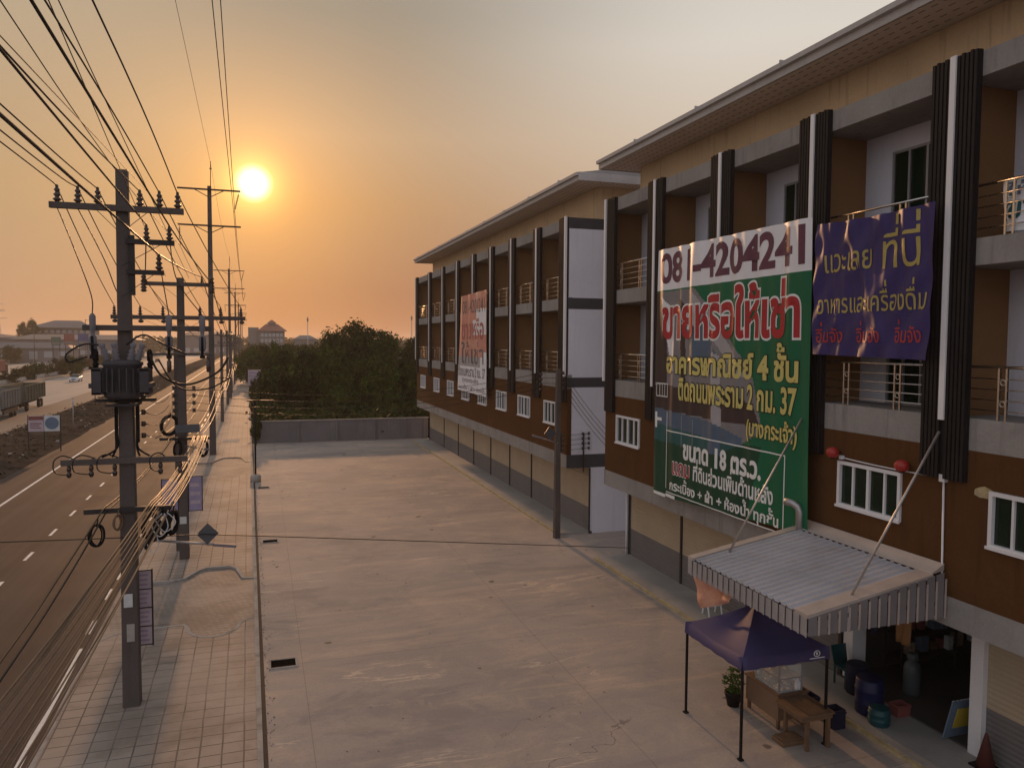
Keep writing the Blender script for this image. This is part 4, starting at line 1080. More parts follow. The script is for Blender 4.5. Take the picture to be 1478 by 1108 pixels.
for k in range(4):
    nmk = ['top', 'second', 'third', 'lowest'][k]
    cable('service_wire', [sag((gx+.24, gy-.05, 4.37-k*.21), (13.1, 30.2, 4.36-k*.21), .02, 6)], .009, 'wire', nmk+' short wire between the gap pole and the black bracket', 'power line', 'low-voltage wires')
    cable('service_wire', [sag((gx+.24, gy-.05, 6.97-k*.25), (15.8, 28.9, 2.9-k*.22), .45, 12)], .011, 'wire', nmk+' wire drooping from the gap pole in behind the near row', 'power line', 'low-voltage wires')
    cable('service_wire', [sag((P2x+.5, P2y-.12, 6.46-k*.28), (gx-.8, gy+.2, 6.95-k*.21), .55, 20)], .011, 'wire', nmk+' low-voltage wire crossing the lot from the second pole to the gap pole', 'power line', 'low-voltage wires')
solar_lamp((gx-.02, gy-.1, 4.05), (gx-1.0, gy+.25, 4.35), (gx-.38, gy-.12, 4.46), 'solar lamp with a pale tilted panel on the gap pole', .40, True, (.1, -1, .4))

# ================================================================== BANNERS
UPV, TONE = 'ิีึืั', '่้๊๋'
def _tmesh(body, off):
    c = bpy.data.curves.new('txt', 'FONT'); c.body = body; c.offset = off; c.resolution_u = 4; c.size = 1
    o = bpy.data.objects.new('txt', c); COL.objects.link(o)
    dg = bpy.context.evaluated_depsgraph_get(); dg.update()
    me = bpy.data.meshes.new_from_object(o.evaluated_get(dg))
    bpy.data.objects.remove(o); bpy.data.curves.remove(c)
    return me
_adv = {}
def advance(s):
    if not s: return 0.
    if s not in _adv:
        def mx(q):
            m = _tmesh(q, 0); r = max([v.co.x for v in m.vertices] or [0]); bpy.data.meshes.remove(m); return r
        _adv[s] = mx(s+'l')-mx('l')
    return _adv[s]
def text_bm(body, off=0., maxlen=.12):
    """lettering as flat triangles in text units; tone marks above upper vowels are lifted"""
    clean, extra = '', []
    for i, ch in enumerate(body):
        if ch in TONE and i and (body[i-1] in UPV or (i+1 < len(body) and body[i+1] == 'ำ')): extra.append((ch, clean))
        else: clean += ch
    bm = bmesh.new()
    me = _tmesh(clean, off); bm.from_mesh(me); bpy.data.meshes.remove(me)
    for ch, pre in extra:
        me = _tmesh(ch, off); n0 = len(bm.verts); bm.from_mesh(me); bpy.data.meshes.remove(me); bm.verts.ensure_lookup_table()
        dx = advance(pre)
        for v in bm.verts[n0:]: v.co.x += dx; v.co.y += .235
    return bm
def refine(bm, maxlen):
    bmesh.ops.triangulate(bm, faces=bm.faces)
    for _ in range(7):
        L = [e for e in bm.edges if e.calc_length() > maxlen]
        if not L: break
        bmesh.ops.subdivide_edges(bm, edges=L, cuts=1)
        bmesh.ops.triangulate(bm, faces=[f for f in bm.faces if len(f.verts) > 3])

class Banner:
    def __init__(s, label, X0, TL, TR, BR, BL, wave, mats, region, nu, nv, name='banner', cat='banner', sagtop=0.):
        s.X0, s.c, s.w, s.sagtop = X0, (TL, TR, BR, BL), wave, sagtop
        b = MB(); b.sm = True
        G = [[b.bm.verts.new(s.P(i/nu, j/nv)) for i in range(nu+1)] for j in range(nv+1)]
        for j in range(nv):
            for i in range(nu):
                b.mi = region((i+.5)/nu, (j+.5)/nv) if region else 0
                b.face([G[j][i], G[j][i+1], G[j+1][i+1], G[j+1][i]])
        ms = [M[m] for m in mats]
        s.o = b.build(name, ms, recalc=False); tag(s.o, label, cat)
    def yz(s, u, v):
        (ty, tz), (ry, rz), (by, bz), (ly, lz) = s.c
        y = (1-v)*((1-u)*ly+u*by)+v*((1-u)*ty+u*ry); z = (1-v)*((1-u)*lz+u*bz)+v*((1-u)*tz+u*rz)
        return y, z - s.sagtop*4*u*(1-u)*v*v
    def P(s, u, v, off=0.):
        y, z = s.yz(u, v); return (s.X0 - s.w(u, v) - off, y, z)
    def inv(s, y, z):
        u, v = .5, .5
        for _ in range(6):
            yy, zz = s.yz(u, v); y0, _z = s.yz(0, v); y1, _z = s.yz(1, v); _y, z0 = s.yz(u, 0); _y, z1 = s.yz(u, 1)
            u += (y-yy)/(y1-y0); v += (z-zz)/(z1-z0)
        return u, v
    def put(s, bm, m, off, name='lettering'):
        for v in bm.verts:
            y, z = v.co.x, v.co.y
            q = s.inv(y, z); p = s.P(min(max(q[0], 0.), 1.), min(max(q[1], 0.), 1.), off); v.co = Vector((p[0], y, z))
        b = MB(); b.bm.free(); b.bm = bm
        for f in bm.faces: f.material_index = 0
        return b.build(name, M[m], s.o, recalc=False)
    def text(s, body, yl, yr, z0, z1, m, off=.008, bold=.02, outline=None, oo=.05, maxlen=.16, shear=0, tilt=0., name='lettering'):
        ref = text_bm(body, bold); xs = [v.co.x for v in ref.verts]; ys = [v.co.y for v in ref.verts]
        x0, x1, y0, y1 = min(xs), max(xs), min(ys), max(ys)
        def tr(bm):
            for v in bm.verts:
                fx = (v.co.x-x0)/(x1-x0); fy = (v.co.y-y0)/(y1-y0)
                v.co = Vector((yl+(yr-yl)*(fx+shear*fy), z0+(z1-z0)*fy+tilt*fx, 0))
            refine(bm, maxlen); return bm
        if outline:
            s.put(tr(text_bm(body, bold+oo)), outline, off, name+'_outline'); off += .007
        s.put(tr(ref), m, off, name)
    def rect(s, ya, yb, z0, z1, m, off=.006, name='printed_line'):
        bm = bmesh.new()
        n = max(1, int(abs(ya-yb)/.15)); k = max(1, int(abs(z1-z0)/.15))
        g = [[bm.verts.new((ya+(yb-ya)*i/n, z0+(z1-z0)*j/k, 0)) for i in range(n+1)] for j in range(k+1)]
        for j in range(k):
            for i in range(n): bm.faces.new([g[j][i], g[j][i+1], g[j+1][i+1], g[j+1][i]])
        s.put(bm, m, off, name)

sn = math.sin
def w_green(u, v):
    a = .016*sn(u*44+1.2*sn(v*5)) + .011*sn(u*83+v*3) + .009*sn(u*21-v*6)
    f = math.exp(-((u-.30-.10*(v-.8))/.035)**2)*max(0, (v-.66)/.34)
    g = math.exp(-((u-.95)/.03)**2)*max(0, (v-.7)/.3)
    return a*(.45+.75*v) + .085*f + .04*g + .02*sn(u*3.1)
def inpoly(x, y, P):
    c = False; j = len(P)-1
    for i in range(len(P)):
        if (P[i][1] > y) != (P[j][1] > y) and x < (P[j][0]-P[i][0])*(y-P[i][1])/(P[j][1]-P[i][1])+P[i][0]: c = not c
        j = i
    return c
# picture printed on the green sheet, in (Y, Z) metres
G_TL, G_TR, G_BR, G_BL = (22.0, 11.17), (14.83, 11.14), (14.68, 3.78), (22.08, 3.37)
PH = [([(22.2, 9.86), (19.75, 9.86), (18.6, 8.9), (17.0, 7.5), (16.5, 6.0), (17.6, 5.5), (22.2, 5.55)], 3),
      ([(22.2, 9.86), (21.75, 9.86), (21.35, 8.2), (21.3, 6.9), (22.2, 7.0)], 6), ([(21.7, 9.7), (20.9, 9.2), (20.9, 7.4), (21.1, 7.3), (21.4, 8.5)], 2),
      ([(20.6, 9.6), (20.3, 9.4), (20.2, 7.0), (20.45, 7.0)], 6), ([(19.9, 9.4), (19.0, 8.6), (18.4, 7.6), (18.4, 7.3), (19.8, 7.5)], 5),
      ([(19.9, 9.8), (19.2, 9.25), (18.1, 8.3), (17.3, 7.4), (17.6, 7.3), (18.6, 8.2), (19.9, 9.3)], 4),
      ([(22.2, 6.9), (18.0, 6.95), (16.9, 6.6), (16.6, 6.1), (18.4, 6.1), (22.2, 6.15)], 6), ([(18.85, 8.0), (18.45, 7.9), (18.3, 5.5), (18.75, 5.5)], 4),
      ([(22.2, 6.2), (19.0, 6.05), (17.4, 5.75), (17.4, 5.5), (22.2, 5.65)], 5), ([(22.2, 5.7), (17.6, 5.5), (18.4, 5.15), (22.2, 5.15)], 7),
      ([(18.9, 5.75), (18.4, 5.72), (18.35, 5.15), (18.95, 5.1)], 5)]
def r_green(u, v):
    y = G_TL[0]+(G_TR[0]-G_TL[0])*u; z = (G_BL[1]*(1-u)+G_BR[1]*u)*(1-v)+G_TL[1]*v
    if z > 9.88+.06*u: return 2
    k = 0
    for P, m in PH:
        if inpoly(y, z, P): k = m
    if k: return k
    if z < 5.6 and y > 17.2 - (z-3.4)*.3: return 1
    return 0
gb = Banner('big green banner with a phone number and large red outlined letters on the near row', 12.08, G_TL, G_TR, G_BR, G_BL, w_green,
            ['bgreen', 'bdgreen', 'bwhite', 'bgrey', 'blgrey', 'bblue', 'bdark', 'bteal'], r_green, 190, 170)
gb.text('081-4204241', 21.77, 15.0, 10.08, 11.03, 'tplum', bold=.032)
gb.text('ขายหรือให้เช่า', 21.62, 15.15, 8.36, 9.82, 'tred', bold=.032, outline='twht', oo=.036)
gb.text('อาคารพาณิชย์ 4 ชั้น', 21.37, 15.17, 7.30, 8.26, 'tyel', bold=.034, outline='tblk', oo=.035)
gb.text('ติดถนนพระราม 2 กม. 37', 20.6, 15.2, 6.50, 7.20, 'tyel', bold=.03, outline='tblk', oo=.035)
gb.text('(บางกระเจ้า)', 17.12, 15.15, 5.70, 6.36, 'tyel', bold=.028, outline='tblk', oo=.035)
gb.text('ขนาด 18 ตร.ว.', 20.28, 16.45, 4.74, 5.32, 'twht', bold=.04)
gb.text('แถม', 20.84, 19.87, 4.21, 4.60, 'tred', bold=.012, outline='twht', oo=.04)
gb.text('ที่ดินส่วนเพิ่มด้านหลัง', 19.66, 15.98, 4.20, 4.86, 'twht', bold=.028)
gb.text('กระเบื้อง + ฝ้า + ห้องน้ำ ทุกชั้น', 21.03, 15.73, 3.60, 4.14, 'twht', bold=.028)
gb.rect(21.3, 15.55, 5.50, 5.535, 'twht'); gb.rect(21.25, 15.55, 3.58, 3.61, 'twht'); gb.rect(15.58, 15.545, 3.6, 5.5, 'twht'); gb.rect(21.28, 21.25, 3.7, 6.1, 'twht')
gb.rect(20.4, 20.375, 5.1, 6.05, 'blgrey'); gb.rect(19.75, 19.73, 5.1, 6.0, 'blgrey')
gb.rect(22.0, 21.88, 5.55, 6.05, 'twht'); gb.rect(21.88, 21.62, 5.78, 5.88, 'twht'); gb.rect(22.05, 21.3, 3.40, 3.50, 'twht'); gb.rect(21.28, 20.7, 3.44, 3.54, 'twht')
gb.rect(21.95, 21.3, 6.55, 6.58, 'twht'); gb.rect(21.95, 21.3, 6.95, 6.98, 'twht')
for y in (21.95, 21.78, 21.62, 21.46, 21.3): gb.rect(y, y-.025, 6.55, 6.98, 'twht')

def w_purple(u, v):
    d = u*.9+(1-v)*.5
    return (.035*sn(u*26+1.6*sn(v*4+u*3)) + .028*sn(d*34+2*sn(u*5)) + .022*sn((u*1.3-v)*21) + .012*sn(u*71+v*9))*(.42+.35*v) + .05*math.exp(-((u-.82+.5*(1-v)*.6)/.07)**2) + .04*math.exp(-((u-.3-.4*(1-v))/.05)**2) + .05
pb = Banner('violet satin banner hand painted with yellow and red letters, beside the green one', 12.07, (14.60, 10.93), (11.34, 10.90), (11.42, 7.93), (14.62, 8.0), w_purple, ['purple'], None, 90, 70, sagtop=.05)
pb.text('แวะเลย', 14.25, 12.9, 9.80, 10.2, 'hyel', bold=.006, off=.014, maxlen=.07)
pb.text('ที่นี่', 12.55, 11.66, 9.74, 10.82, 'hyel', bold=.004, off=.014, maxlen=.07, shear=-.03)
pb.text('อาหารและเครื่องดื่ม', 14.46, 11.50, 8.90, 9.52, 'hyel', bold=.006, off=.014, maxlen=.07)
for ya, yb in ((14.5, 13.66), (13.24, 12.56), (12.22, 11.60)): pb.text('อิ่มจัง', ya, yb, 8.26, 8.72, 'hred', bold=.008, off=.014, maxlen=.06)

def w_pink(u, v): return .02*sn(u*19)+.012*sn(u*41+v*6)+.03
def r_pink(u, v):
    if v > .73: return 1 if u < .62 or v > .84 else 0
    if v > .58: return 0 if u > .5 else 1
    if v > .36: return 1 if u < .86 or v > .42 else 0
    if v > .26: return 2 if u < .8 else 0
    return 0
kb = Banner('tall faded pink and white banner on the farther shophouse row', 12.12, (47.3, 11.12), (41.6, 11.20), (41.6, 5.16), (48.2, 5.22), w_pink, ['bwhite', 'pink', 'blgrey'], r_pink, 60, 60)
kb.text('081-4204241', 46.9, 42.0, 10.0, 10.8, 'greyt', bold=.0)
kb.text('ขายหรือ', 47.1, 42.2, 8.4, 9.7, 'pinkd', bold=.02)
kb.text('ให้เช่า', 47.2, 42.2, 6.95, 8.3, 'greyt', bold=.01)
kb.text('ติดถนนพระราม 2 กม. 37', 47.9, 41.9, 6.15, 6.75, 'greyt', bold=.015)
kb.text('(บางกระเจ้า)', 46.9, 43.2, 5.72, 6.1, 'greyt', bold=.015)
kb.text('กระเบื้อง + ฝ้า + ห้องน้ำ', 47.8, 42.0, 5.34, 5.66, 'greyt', bold=.012)

def w_small(u, v): return .02*sn(u*9+v*4)+.012*sn(u*17-v*7)
sb = Banner('small white printed cloth draped over the balcony rail at the right edge', 12.54, (10.42, 11.14), (9.2, 11.16), (9.3, 10.20), (10.3, 10.22), w_small, ['bwhite'], None, 30, 24, name='cloth_banner', cat='banner')
sb.text('ขาย', 10.3, 9.5, 10.42, 10.75, 'bteal', bold=.02, maxlen=.08); sb.text('ให้', 10.34, 9.9, 10.84, 11.08, 'signb', bold=.02, maxlen=.08)

# ================================================================== AWNING, TENT AND STALL
t = thing('awning', (10.8, 13.2, 2.98), 'corrugated tin awning with a ribbed valance and two stay rods over the open shop', 'awning')
AY0, AY1, AX0, AX1 = 11.2, 15.12, 9.28, 12.36
def az(x): return 3.36 + (x-AX0)/(AX1-AX0)*.53
b = MB(); n = 20; seg = (AY1-AY0)/n
prof = []
for i in range(n):
    y = AY0+i*seg
    prof += [(y, 0), (y+seg*.62, 0), (y+seg*.70, .035), (y+seg*.92, .035)]
prof.append((AY1, 0))
rows = []
for x in (AX0-.04, AX0+1.5, AX1-.28): rows.append([b.bm.verts.new((x, y, az(x)+h)) for y, h in prof])
for A, C in zip(rows, rows[1:]):
    for i in range(len(prof)-1): b.face([A[i], A[i+1], C[i+1], C[i]])
b.build('roof_sheet', M['sheet'], t)
b = MB()
b.hexa([(AX1-.30, AY0-.02, az(AX1-.3)+.04), (AX1, AY0-.02, az(AX1)+.04), (AX1, AY1+.02, az(AX1)+.04), (AX1-.30, AY1+.02, az(AX1-.3)+.04), (AX1-.30, AY0-.02, az(AX1-.3)+.055), (AX1, AY0-.02, az(AX1)+.17), (AX1, AY1+.02, az(AX1)+.17), (AX1-.30, AY1+.02, az(AX1-.3)+.055)])
for y0, y1 in ((AY0-.06, AY0+.30), (AY1-.16, AY1+.06)):
    b.hexa([(AX0-.06, y0, az(AX0)-.02), (AX1-.3, y0, az(AX1-.3)-.02), (AX1-.3, y1, az(AX1-.3)-.02), (AX0-.06, y1, az(AX0)-.02), (AX0-.06, y0, az(AX0)+.042), (AX1-.3, y0, az(AX1-.3)+.05), (AX1-.3, y1, az(AX1-.3)+.05), (AX0-.06, y1, az(AX0)+.042)])
b.build('flashing', M['flash'], t)
b = MB()
def valance(pa, pb, za, zb, zlo, n, nx, ny, part=None):
    for i in range(n):
        for j, (f0, f1, d) in enumerate(((0, .82, 0), (.82, 1, .03))):
            if part is not None and j != part: continue
            fa, fb = (i+f0)/n, (i+f1)/n
            q = [Vector((pa[0]+(pb[0]-pa[0])*f+nx*d, pa[1]+(pb[1]-pa[1])*f+ny*d, 0)) for f in (fa, fb)]
            z = [za+(zb-za)*fa, za+(zb-za)*fb]
            zz = [zlo[0]+(zlo[1]-zlo[0])*fa, zlo[0]+(zlo[1]-zlo[0])*fb]
            s_ = Vector((nx, ny, 0))*-.012
            b.hexa([(*q[0].xy, zz[0]), (*q[1].xy, zz[1]), (*(q[1]+s_).xy, zz[1]), (*(q[0]+s_).xy, zz[0]), (*q[0].xy, z[0]), (*q[1].xy, z[1]), (*(q[1]+s_).xy, z[1]), (*(q[0]+s_).xy, z[0])])
valance((AX0-.06, AY1+.06), (AX0-.06, AY0-.06), az(AX0)-.02, az(AX0)-.02, (3.0, 3.0), 20, -1, 0)
b.build('front_valance', M['sheetd'], t)
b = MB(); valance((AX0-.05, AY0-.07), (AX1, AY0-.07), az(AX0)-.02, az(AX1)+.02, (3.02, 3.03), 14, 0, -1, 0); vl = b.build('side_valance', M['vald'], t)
b = MB(); valance((AX0-.05, AY0-.07), (AX1, AY0-.07), az(AX0)-.02, az(AX1)-.10, (3.02, 3.03), 14, 0, -1, 1); b.build('rib', M['flash'], vl)  # ribs in a paler material: the light they catch is painted in
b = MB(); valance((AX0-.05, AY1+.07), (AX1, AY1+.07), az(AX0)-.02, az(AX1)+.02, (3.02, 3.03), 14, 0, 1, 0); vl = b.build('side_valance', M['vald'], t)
b = MB(); valance((AX0-.05, AY1+.07), (AX1, AY1+.07), az(AX0)-.02, az(AX1)-.10, (3.02, 3.03), 14, 0, 1, 1); b.build('rib', M['flash'], vl)  # same paler ribs, caught light put into the colour
b = MB()
for k in range(5): b.box(AX0, AX1-.02, AY0+.05+k*(AY1-AY0-.1)/4-.02, AY0+.05+k*(AY1-AY0-.1)/4+.02, 3.24, 3.30)
b.box(AX0-.02, AX0+.03, AY0, AY1, 3.06, 3.30); b.build('frame', M['dsteel'], t)
for a, e in (((12.1, 15.0, 6.49), (10.05, 14.82, 3.50)), ((12.1, 11.16, 6.60), (10.34, 11.36, 3.56))):
    b = MB(); b.tube([a, e], .024, 8); b.lathe((e[0], e[1], e[2]-.03), [(.06, 0), (.06, .03), (.02, .05)], 8); b.build('stay_rod', M['galv'], t)
b = MB(); b.tube([(12.06, 14.95, 3.6), (12.06, 14.95, 4.28), (12.03, 15.0, 4.40), (11.96, 15.1, 4.47), (11.86, 15.25, 4.48)], .09, 14, cap=True)
tag(b.build('flue_pipe', M['galv']), 'galvanised flue pipe with a bent top poking through the tin awning', 'pipe')
# red alarm bells
for y, lab in ((14.08, 'red round lantern at the upper left corner of the window above the awning'), (12.12, 'red round lantern at the upper right corner of the window above the awning')):
    tt = thing('red_lantern', (12.25, y, 5.68), lab, 'lantern', 'red lanterns by the window')
    b = MB(); b.ellipsoid((12.2, y, 5.80), (.14, .145, .125), 16, 10); b.build('globe', M['red'], tt)
    b = MB(); b.lathe((12.26, y, 5.80), [(.05, 0), (.05, .10), (.03, .13)], 10, axis=(1, 0, 0)); b.lathe((12.2, y, 5.66), [(.05, 0), (.06, .03), (.04, .05)], 10); b.build('mount', M['black'], tt)

# violet pop-up tent
TX0, TX1, TY0, TY1 = 8.92, 11.0, 12.62, 14.74
tt = thing('pop_up_tent', ((TX0+TX1)/2, (TY0+TY1)/2, 0), 'violet pop-up gazebo tent on thin black legs beside the tin awning', 'tent')
ZT, ZP = 2.06, 2.72
b = MB(); b.sm = True
cx, cy = (TX0+TX1)/2, (TY0+TY1)/2
n = 14
for s in range(4):
    cs = [(TX0, TY1), (TX0, TY0), (TX1, TY0), (TX1, TY1)]
    A, C = cs[s], cs[(s+1) % 4]
    G = []
    for j in range(n+1):
        r = j/n
        row = []
        for i in range(n+1):
            f = i/n
            ex, ey = A[0]+(C[0]-A[0])*f, A[1]+(C[1]-A[1])*f
            h = ZT-.05*sn(math.pi*f)*(1-r) + (ZP-ZT)*(r**1.25) - .05*sn(math.pi*r)*sn(math.pi*f) + .012*sn(f*9+s)*sn(math.pi*r)
            row.append(b.bm.verts.new((ex+(cx-ex)*r, ey+(cy-ey)*r, h)))
        G.append(row)
    for j in range(n):
        for i in range(n): b.face([G[j][i], G[j][i+1], G[j+1][i+1], G[j+1][i]])
    # valance
    nx, ny = (-1, 0) if s == 0 else (0, -1) if s == 1 else (1, 0) if s == 2 else (0, 1)
    for i in range(n):
        q = [G[0][i].co, G[0][i+1].co]
        lo = [Vector((p.x+nx*.02, p.y+ny*.02, 1.82+.012*sn(k*2.1+s))) for k, p in ((i, q[0]), (i+1, q[1]))]
        b.poly([q[0], q[1], lo[1], lo[0]])
bmesh.ops.remove_doubles(b.bm, verts=b.bm.verts, dist=.0005)
b.build('canopy', M['tentv'], tt)
for x, y in ((TX0+.03, TY1-.03), (TX0+.03, TY0+.03), (TX1-.03, TY0+.03), (TX1-.03, TY1-.03)):
    b = MB(); b.box(x-.022, x+.022, y-.022, y+.022, 0.03, 2.02); l = b.build('leg', M['black'], tt)
    b = MB(); b.box(x-.05, x+.05, y-.05, y+.05, 0, .03); b.build('foot', M['black'], l)
b = MB()
b.tube([(TX1-.33+.07*math.cos(a*math.pi/8), TY0-.026, 1.965+.06*math.sin(a*math.pi/8)) for a in range(16)], .010, 5, closed=True)
b.ellipsoid((TX1-.33, TY0-.024, 1.965), (.025, .008, .035), 8, 6)
b.box(TX1-.50, TX1-.14, TY0-.028, TY0-.022, 1.865, 1.882)
b.build('emblem', M['bwhite'], tt)

# food cart with glass case
cx0, cx1, cy0, cy1 = 10.40, 11.15, 13.42, 14.56
tt = thing('food_cart', ((cx0+cx1)/2, (cy0+cy1)/2, 0), 'wooden food cart with a small glass display case under the violet tent', 'food cart')
b = MB(); b.box(cx0, cx1, cy0, cy1, .20, .74); b.build('body', M['ply'], tt, bevel=.01)
b = MB(); b.box(cx0-.03, cx1+.03, cy0-.03, cy1+.03, .742, .785); b.build('counter', M['wood'], tt, bevel=.008)
for x in (cx0+.06, cx1-.06):
    for y in (cy0+.06, cy1-.06):
        b = MB(); b.box(x-.03, x+.03, y-.03, y+.03, 0, .20); b.build('leg', M['wood'], tt)
b = MB(); gx0, gx1, gy0, gy1 = cx0+.03, cx1-.15, cy0+.02, cy1-.32; zz0, zz1 = .79, 1.40
for x in (gx0, gx1):
    for y in (gy0, gy1): b.box(x-.014, x+.014, y-.014, y+.014, zz0, zz1)
for z in (zz0+.012, zz1-.012, (zz0+zz1)/2):
    for x in (gx0, gx1): b.box(x-.010, x+.010, gy0+.014, gy1-.014, z-.010, z+.010)
    for y in (gy0, gy1): b.box(gx0+.014, gx1-.014, y-.010, y+.010, z-.010, z+.010)
cs = b.build('display_case', M['gframe'], tt)
gm = bpy.data.materials.new('clear_glass'); gm.use_nodes = True
bs = gm.node_tree.nodes['Principled BSDF']; bs.inputs['Base Color'].default_value = (.85, .9, .88, 1); bs.inputs['Roughness'].default_value = .03; bs.inputs['Alpha'].default_value = .22
b = MB(); b.box(gx0-.004, gx0+.004, gy0+.016, gy1-.016, zz0+.02, zz1-.02); b.box(gx0+.016, gx1-.016, gy0-.004, gy0+.004, zz0+.02, zz1-.02); b.build('case_pane', gm, cs)
b = MB(); b.box(gx0+.02, gx1-.02, gy0+.02, gy1-.02, (zz0+zz1)/2-.004, (zz0+zz1)/2+.004)
rr = random.Random(8)
for k in range(26):
    x, y = rr.uniform(gx0+.08, gx1-.08), rr.uniform(gy0+.08, gy1-.08); z = rr.choice((zz0+.02, (zz0+zz1)/2+.03)); r = rr.uniform(.035, .065)
    b.ellipsoid((x, y, z+r*.4), (r*1.3, r, r*.7), 8, 5)
b.build('food', M['food'], cs)
for k, (x, y, r, h, m, lab) in enumerate(((10.95, 13.5, .06, .26, 'bwhite', 'white bottle on the food cart counter'), (11.08, 13.62, .05, .22, 'red', 'red sauce bottle on the food cart counter'), (10.62, 14.42, .08, .16, 'galv', 'metal pot at the far end of the food cart counter'), (10.9, 14.4, .07, .2, 'teal', 'teal jar at the far end of the food cart counter'))):
    b = MB(); b.lathe((x, y, .787), [(r*.9, 0), (r, .02), (r, h*.65), (r*.45, h*.78), (r*.42, h*.95), (r*.3, h)], 12); tag(b.build('bottle' if k < 2 else 'pot', M[m]), lab, 'bottle' if k < 2 else 'pot')
# wooden table
tx0, tx1, ty0, ty1 = 10.22, 11.05, 12.46, 13.30
tt = thing('table', ((tx0+tx1)/2, (ty0+ty1)/2, 0), 'rough wooden table in front of the food cart under the tent edge', 'table')
b = MB()
for k in range(5): b.box(tx0+k*(tx1-tx0)/5+.004, tx0+(k+1)*(tx1-tx0)/5-.004, ty0, ty1, .715+.003*(k % 2), .755+.003*(k % 2))
b.build('tabletop', M['wood'], tt, bevel=.006)
b = MB(); b.box(tx0+.04, tx1-.04, ty0+.03, ty0+.06, .63, .712); b.box(tx0+.04, tx1-.04, ty1-.06, ty1-.03, .63, .712); b.box(tx0+.04, tx0+.07, ty0+.06, ty1-.06, .63, .712); b.box(tx1-.07, tx1-.04, ty0+.06, ty1-.06, .63, .712); b.build('apron_rail', M['wood'], tt)
for x in (tx0+.22, tx1-.10):
    for y in (ty0+.09, ty1-.09):
        b = MB(); b.box(x-.035, x+.035, y-.035, y+.035, 0, .71); b.build('leg', M['wood'], tt)
b = MB(); b.box(10.05, 10.62, 12.78, 13.14, .0, .10); b.box(10.09, 10.58, 12.80, 13.12, .10, .13); tag(b.build('wooden_step', M['wood'], bevel=.01), 'low dark wooden step on the ground beside the table legs', 'step')
# potted plant
def leafmesh(b, c, rad, n, size, rng, flat=1.):
    for _ in range(n):
        while True:
            p = Vector((rng.uniform(-1, 1), rng.uniform(-1, 1), rng.uniform(-1, 1)))
            if p.length < 1: break
        p = Vector((p.x*rad[0], p.y*rad[1], p.z*rad[2])) + Vector(c)
        a = Vector((rng.gauss(0, 1), rng.gauss(0, 1), rng.gauss(0, .6)*flat)).normalized(); w = a.cross(Vector((rng.gauss(0, 1), rng.gauss(0, 1), rng.gauss(0, 1)))).normalized()
        s = size*rng.uniform(.6, 1.4)
        b.poly([p-a*s, p+w*s*.38, p+a*s, p-w*s*.38])
tt = thing('potted_plant', (10.17, 14.70, 0), 'bright green potted plant in a dark pot on the ground beside the food cart', 'plant')
b = MB(); b.lathe((10.17, 14.70, 0), [(.13, 0), (.19, .26), (.21, .28), (.21, .32), (.17, .32), (.16, .28)], 16); b.build('pot', M['black'], tt)
b = MB(); rr = random.Random(5); leafmesh(b, (10.17, 14.70, .58), (.25, .25, .30), 230, .06, rr); b.build('foliage', M['leafC'], tt, recalc=False)
b = MB()
for k in range(7): b.tube([(10.17+rr.uniform(-.05, .05), 14.70+rr.uniform(-.05, .05), .3), (10.17+rr.uniform(-.2, .2), 14.70+rr.uniform(-.2, .2), .65)], .008, 5)
b.build('stem', M['bark'], tt)
# sheets and shop clutter
def w_sh(u, v): return .05*sn(u*8+v*3)+.03*sn(v*9)
sh = Banner('sun bleached orange and pink vinyl sheet hung beneath the front of the awning', 9.46, (15.3, 3.04), (13.75, 3.04), (13.8, 2.74), (14.98, 2.22), w_sh, ['pinksheet'], None, 30, 14, name='vinyl_sheet', cat='sheet')
tt = thing('folding_sign', (12.85, 19.7, 0), 'small pale folding sign on the pavement left of the awning', 'sign')
b = MB()
for s in (-.22, .22): b.bar((12.85+s, 19.55, .10), (12.85+s, 19.72, .85), .035); b.bar((12.85+s, 19.92, .10), (12.85+s, 19.74, .85), .035)
b.build('frame', M['frame'], tt)
b = MB(); b.hexa([(12.66, 19.60, .38), (13.04, 19.60, .38), (13.04, 19.62, .38), (12.66, 19.62, .38), (12.66, 19.69, .80), (13.04, 19.69, .80), (13.04, 19.71, .80), (12.66, 19.71, .80)]); b.build('panel', M['paper'], tt)
def drum(name, x, y, r, h, m, lab, cat, z=.0):
    b = MB(); b.lathe((x, y, z), [(r*.92, 0), (r, .03), (r, h*.3), (r*1.04, h*.33), (r, h*.36), (r, h*.66), (r*1.04, h*.69), (r, h*.72), (r*.96, h-.03), (r*.9, h)], 20)
    return tag(b.build(name, M[m]), lab, cat)
drum('plastic_drum', 12.75, 13.35, .30, .78, 'blue', 'dark blue plastic drum in the shade beside the wooden table', 'drum', .10)
drum('plastic_basket', 12.55, 12.85, .22, .36, 'teal', 'teal plastic basket on the pavement in front of the blue drum', 'basket', .10)
drum('plastic_drum', 13.2, 14.2, .26, .7, 'navy', 'navy drum standing behind the blue one in the shop mouth', 'drum', .10)
tt = thing('gas_bottle', (14.3, 13.7, .14), 'pale grey gas bottle standing inside the open shop', 'gas bottle')
b = MB(); b.lathe((14.3, 13.7, .14), [(.16, 0), (.18, .03), (.19, .1), (.19, .62), (.15, .74), (.07, .8), (.05, .82)], 18); b.build('body', M['gas'], tt)
b = MB(); b.lathe((14.3, 13.7, .95), [(.11, 0), (.12, .02), (.12, .14), (.10, .15)], 14); b.lathe((14.3, 13.7, .94), [(.03, 0), (.03, .1)], 8); b.build('valve_guard', M['gas'], tt)
tt = thing('menu_board', (13.75, 11.85, .02), 'blue edged menu board with a yellow sheet leaning by the shop pillar', 'sign')
q = Matrix.Rotation(R(14), 3, 'X')
b = MB(); b.obox((13.62, 11.78, .58), (.72, .03, .86), q); b.build('board', M['signb'], tt)
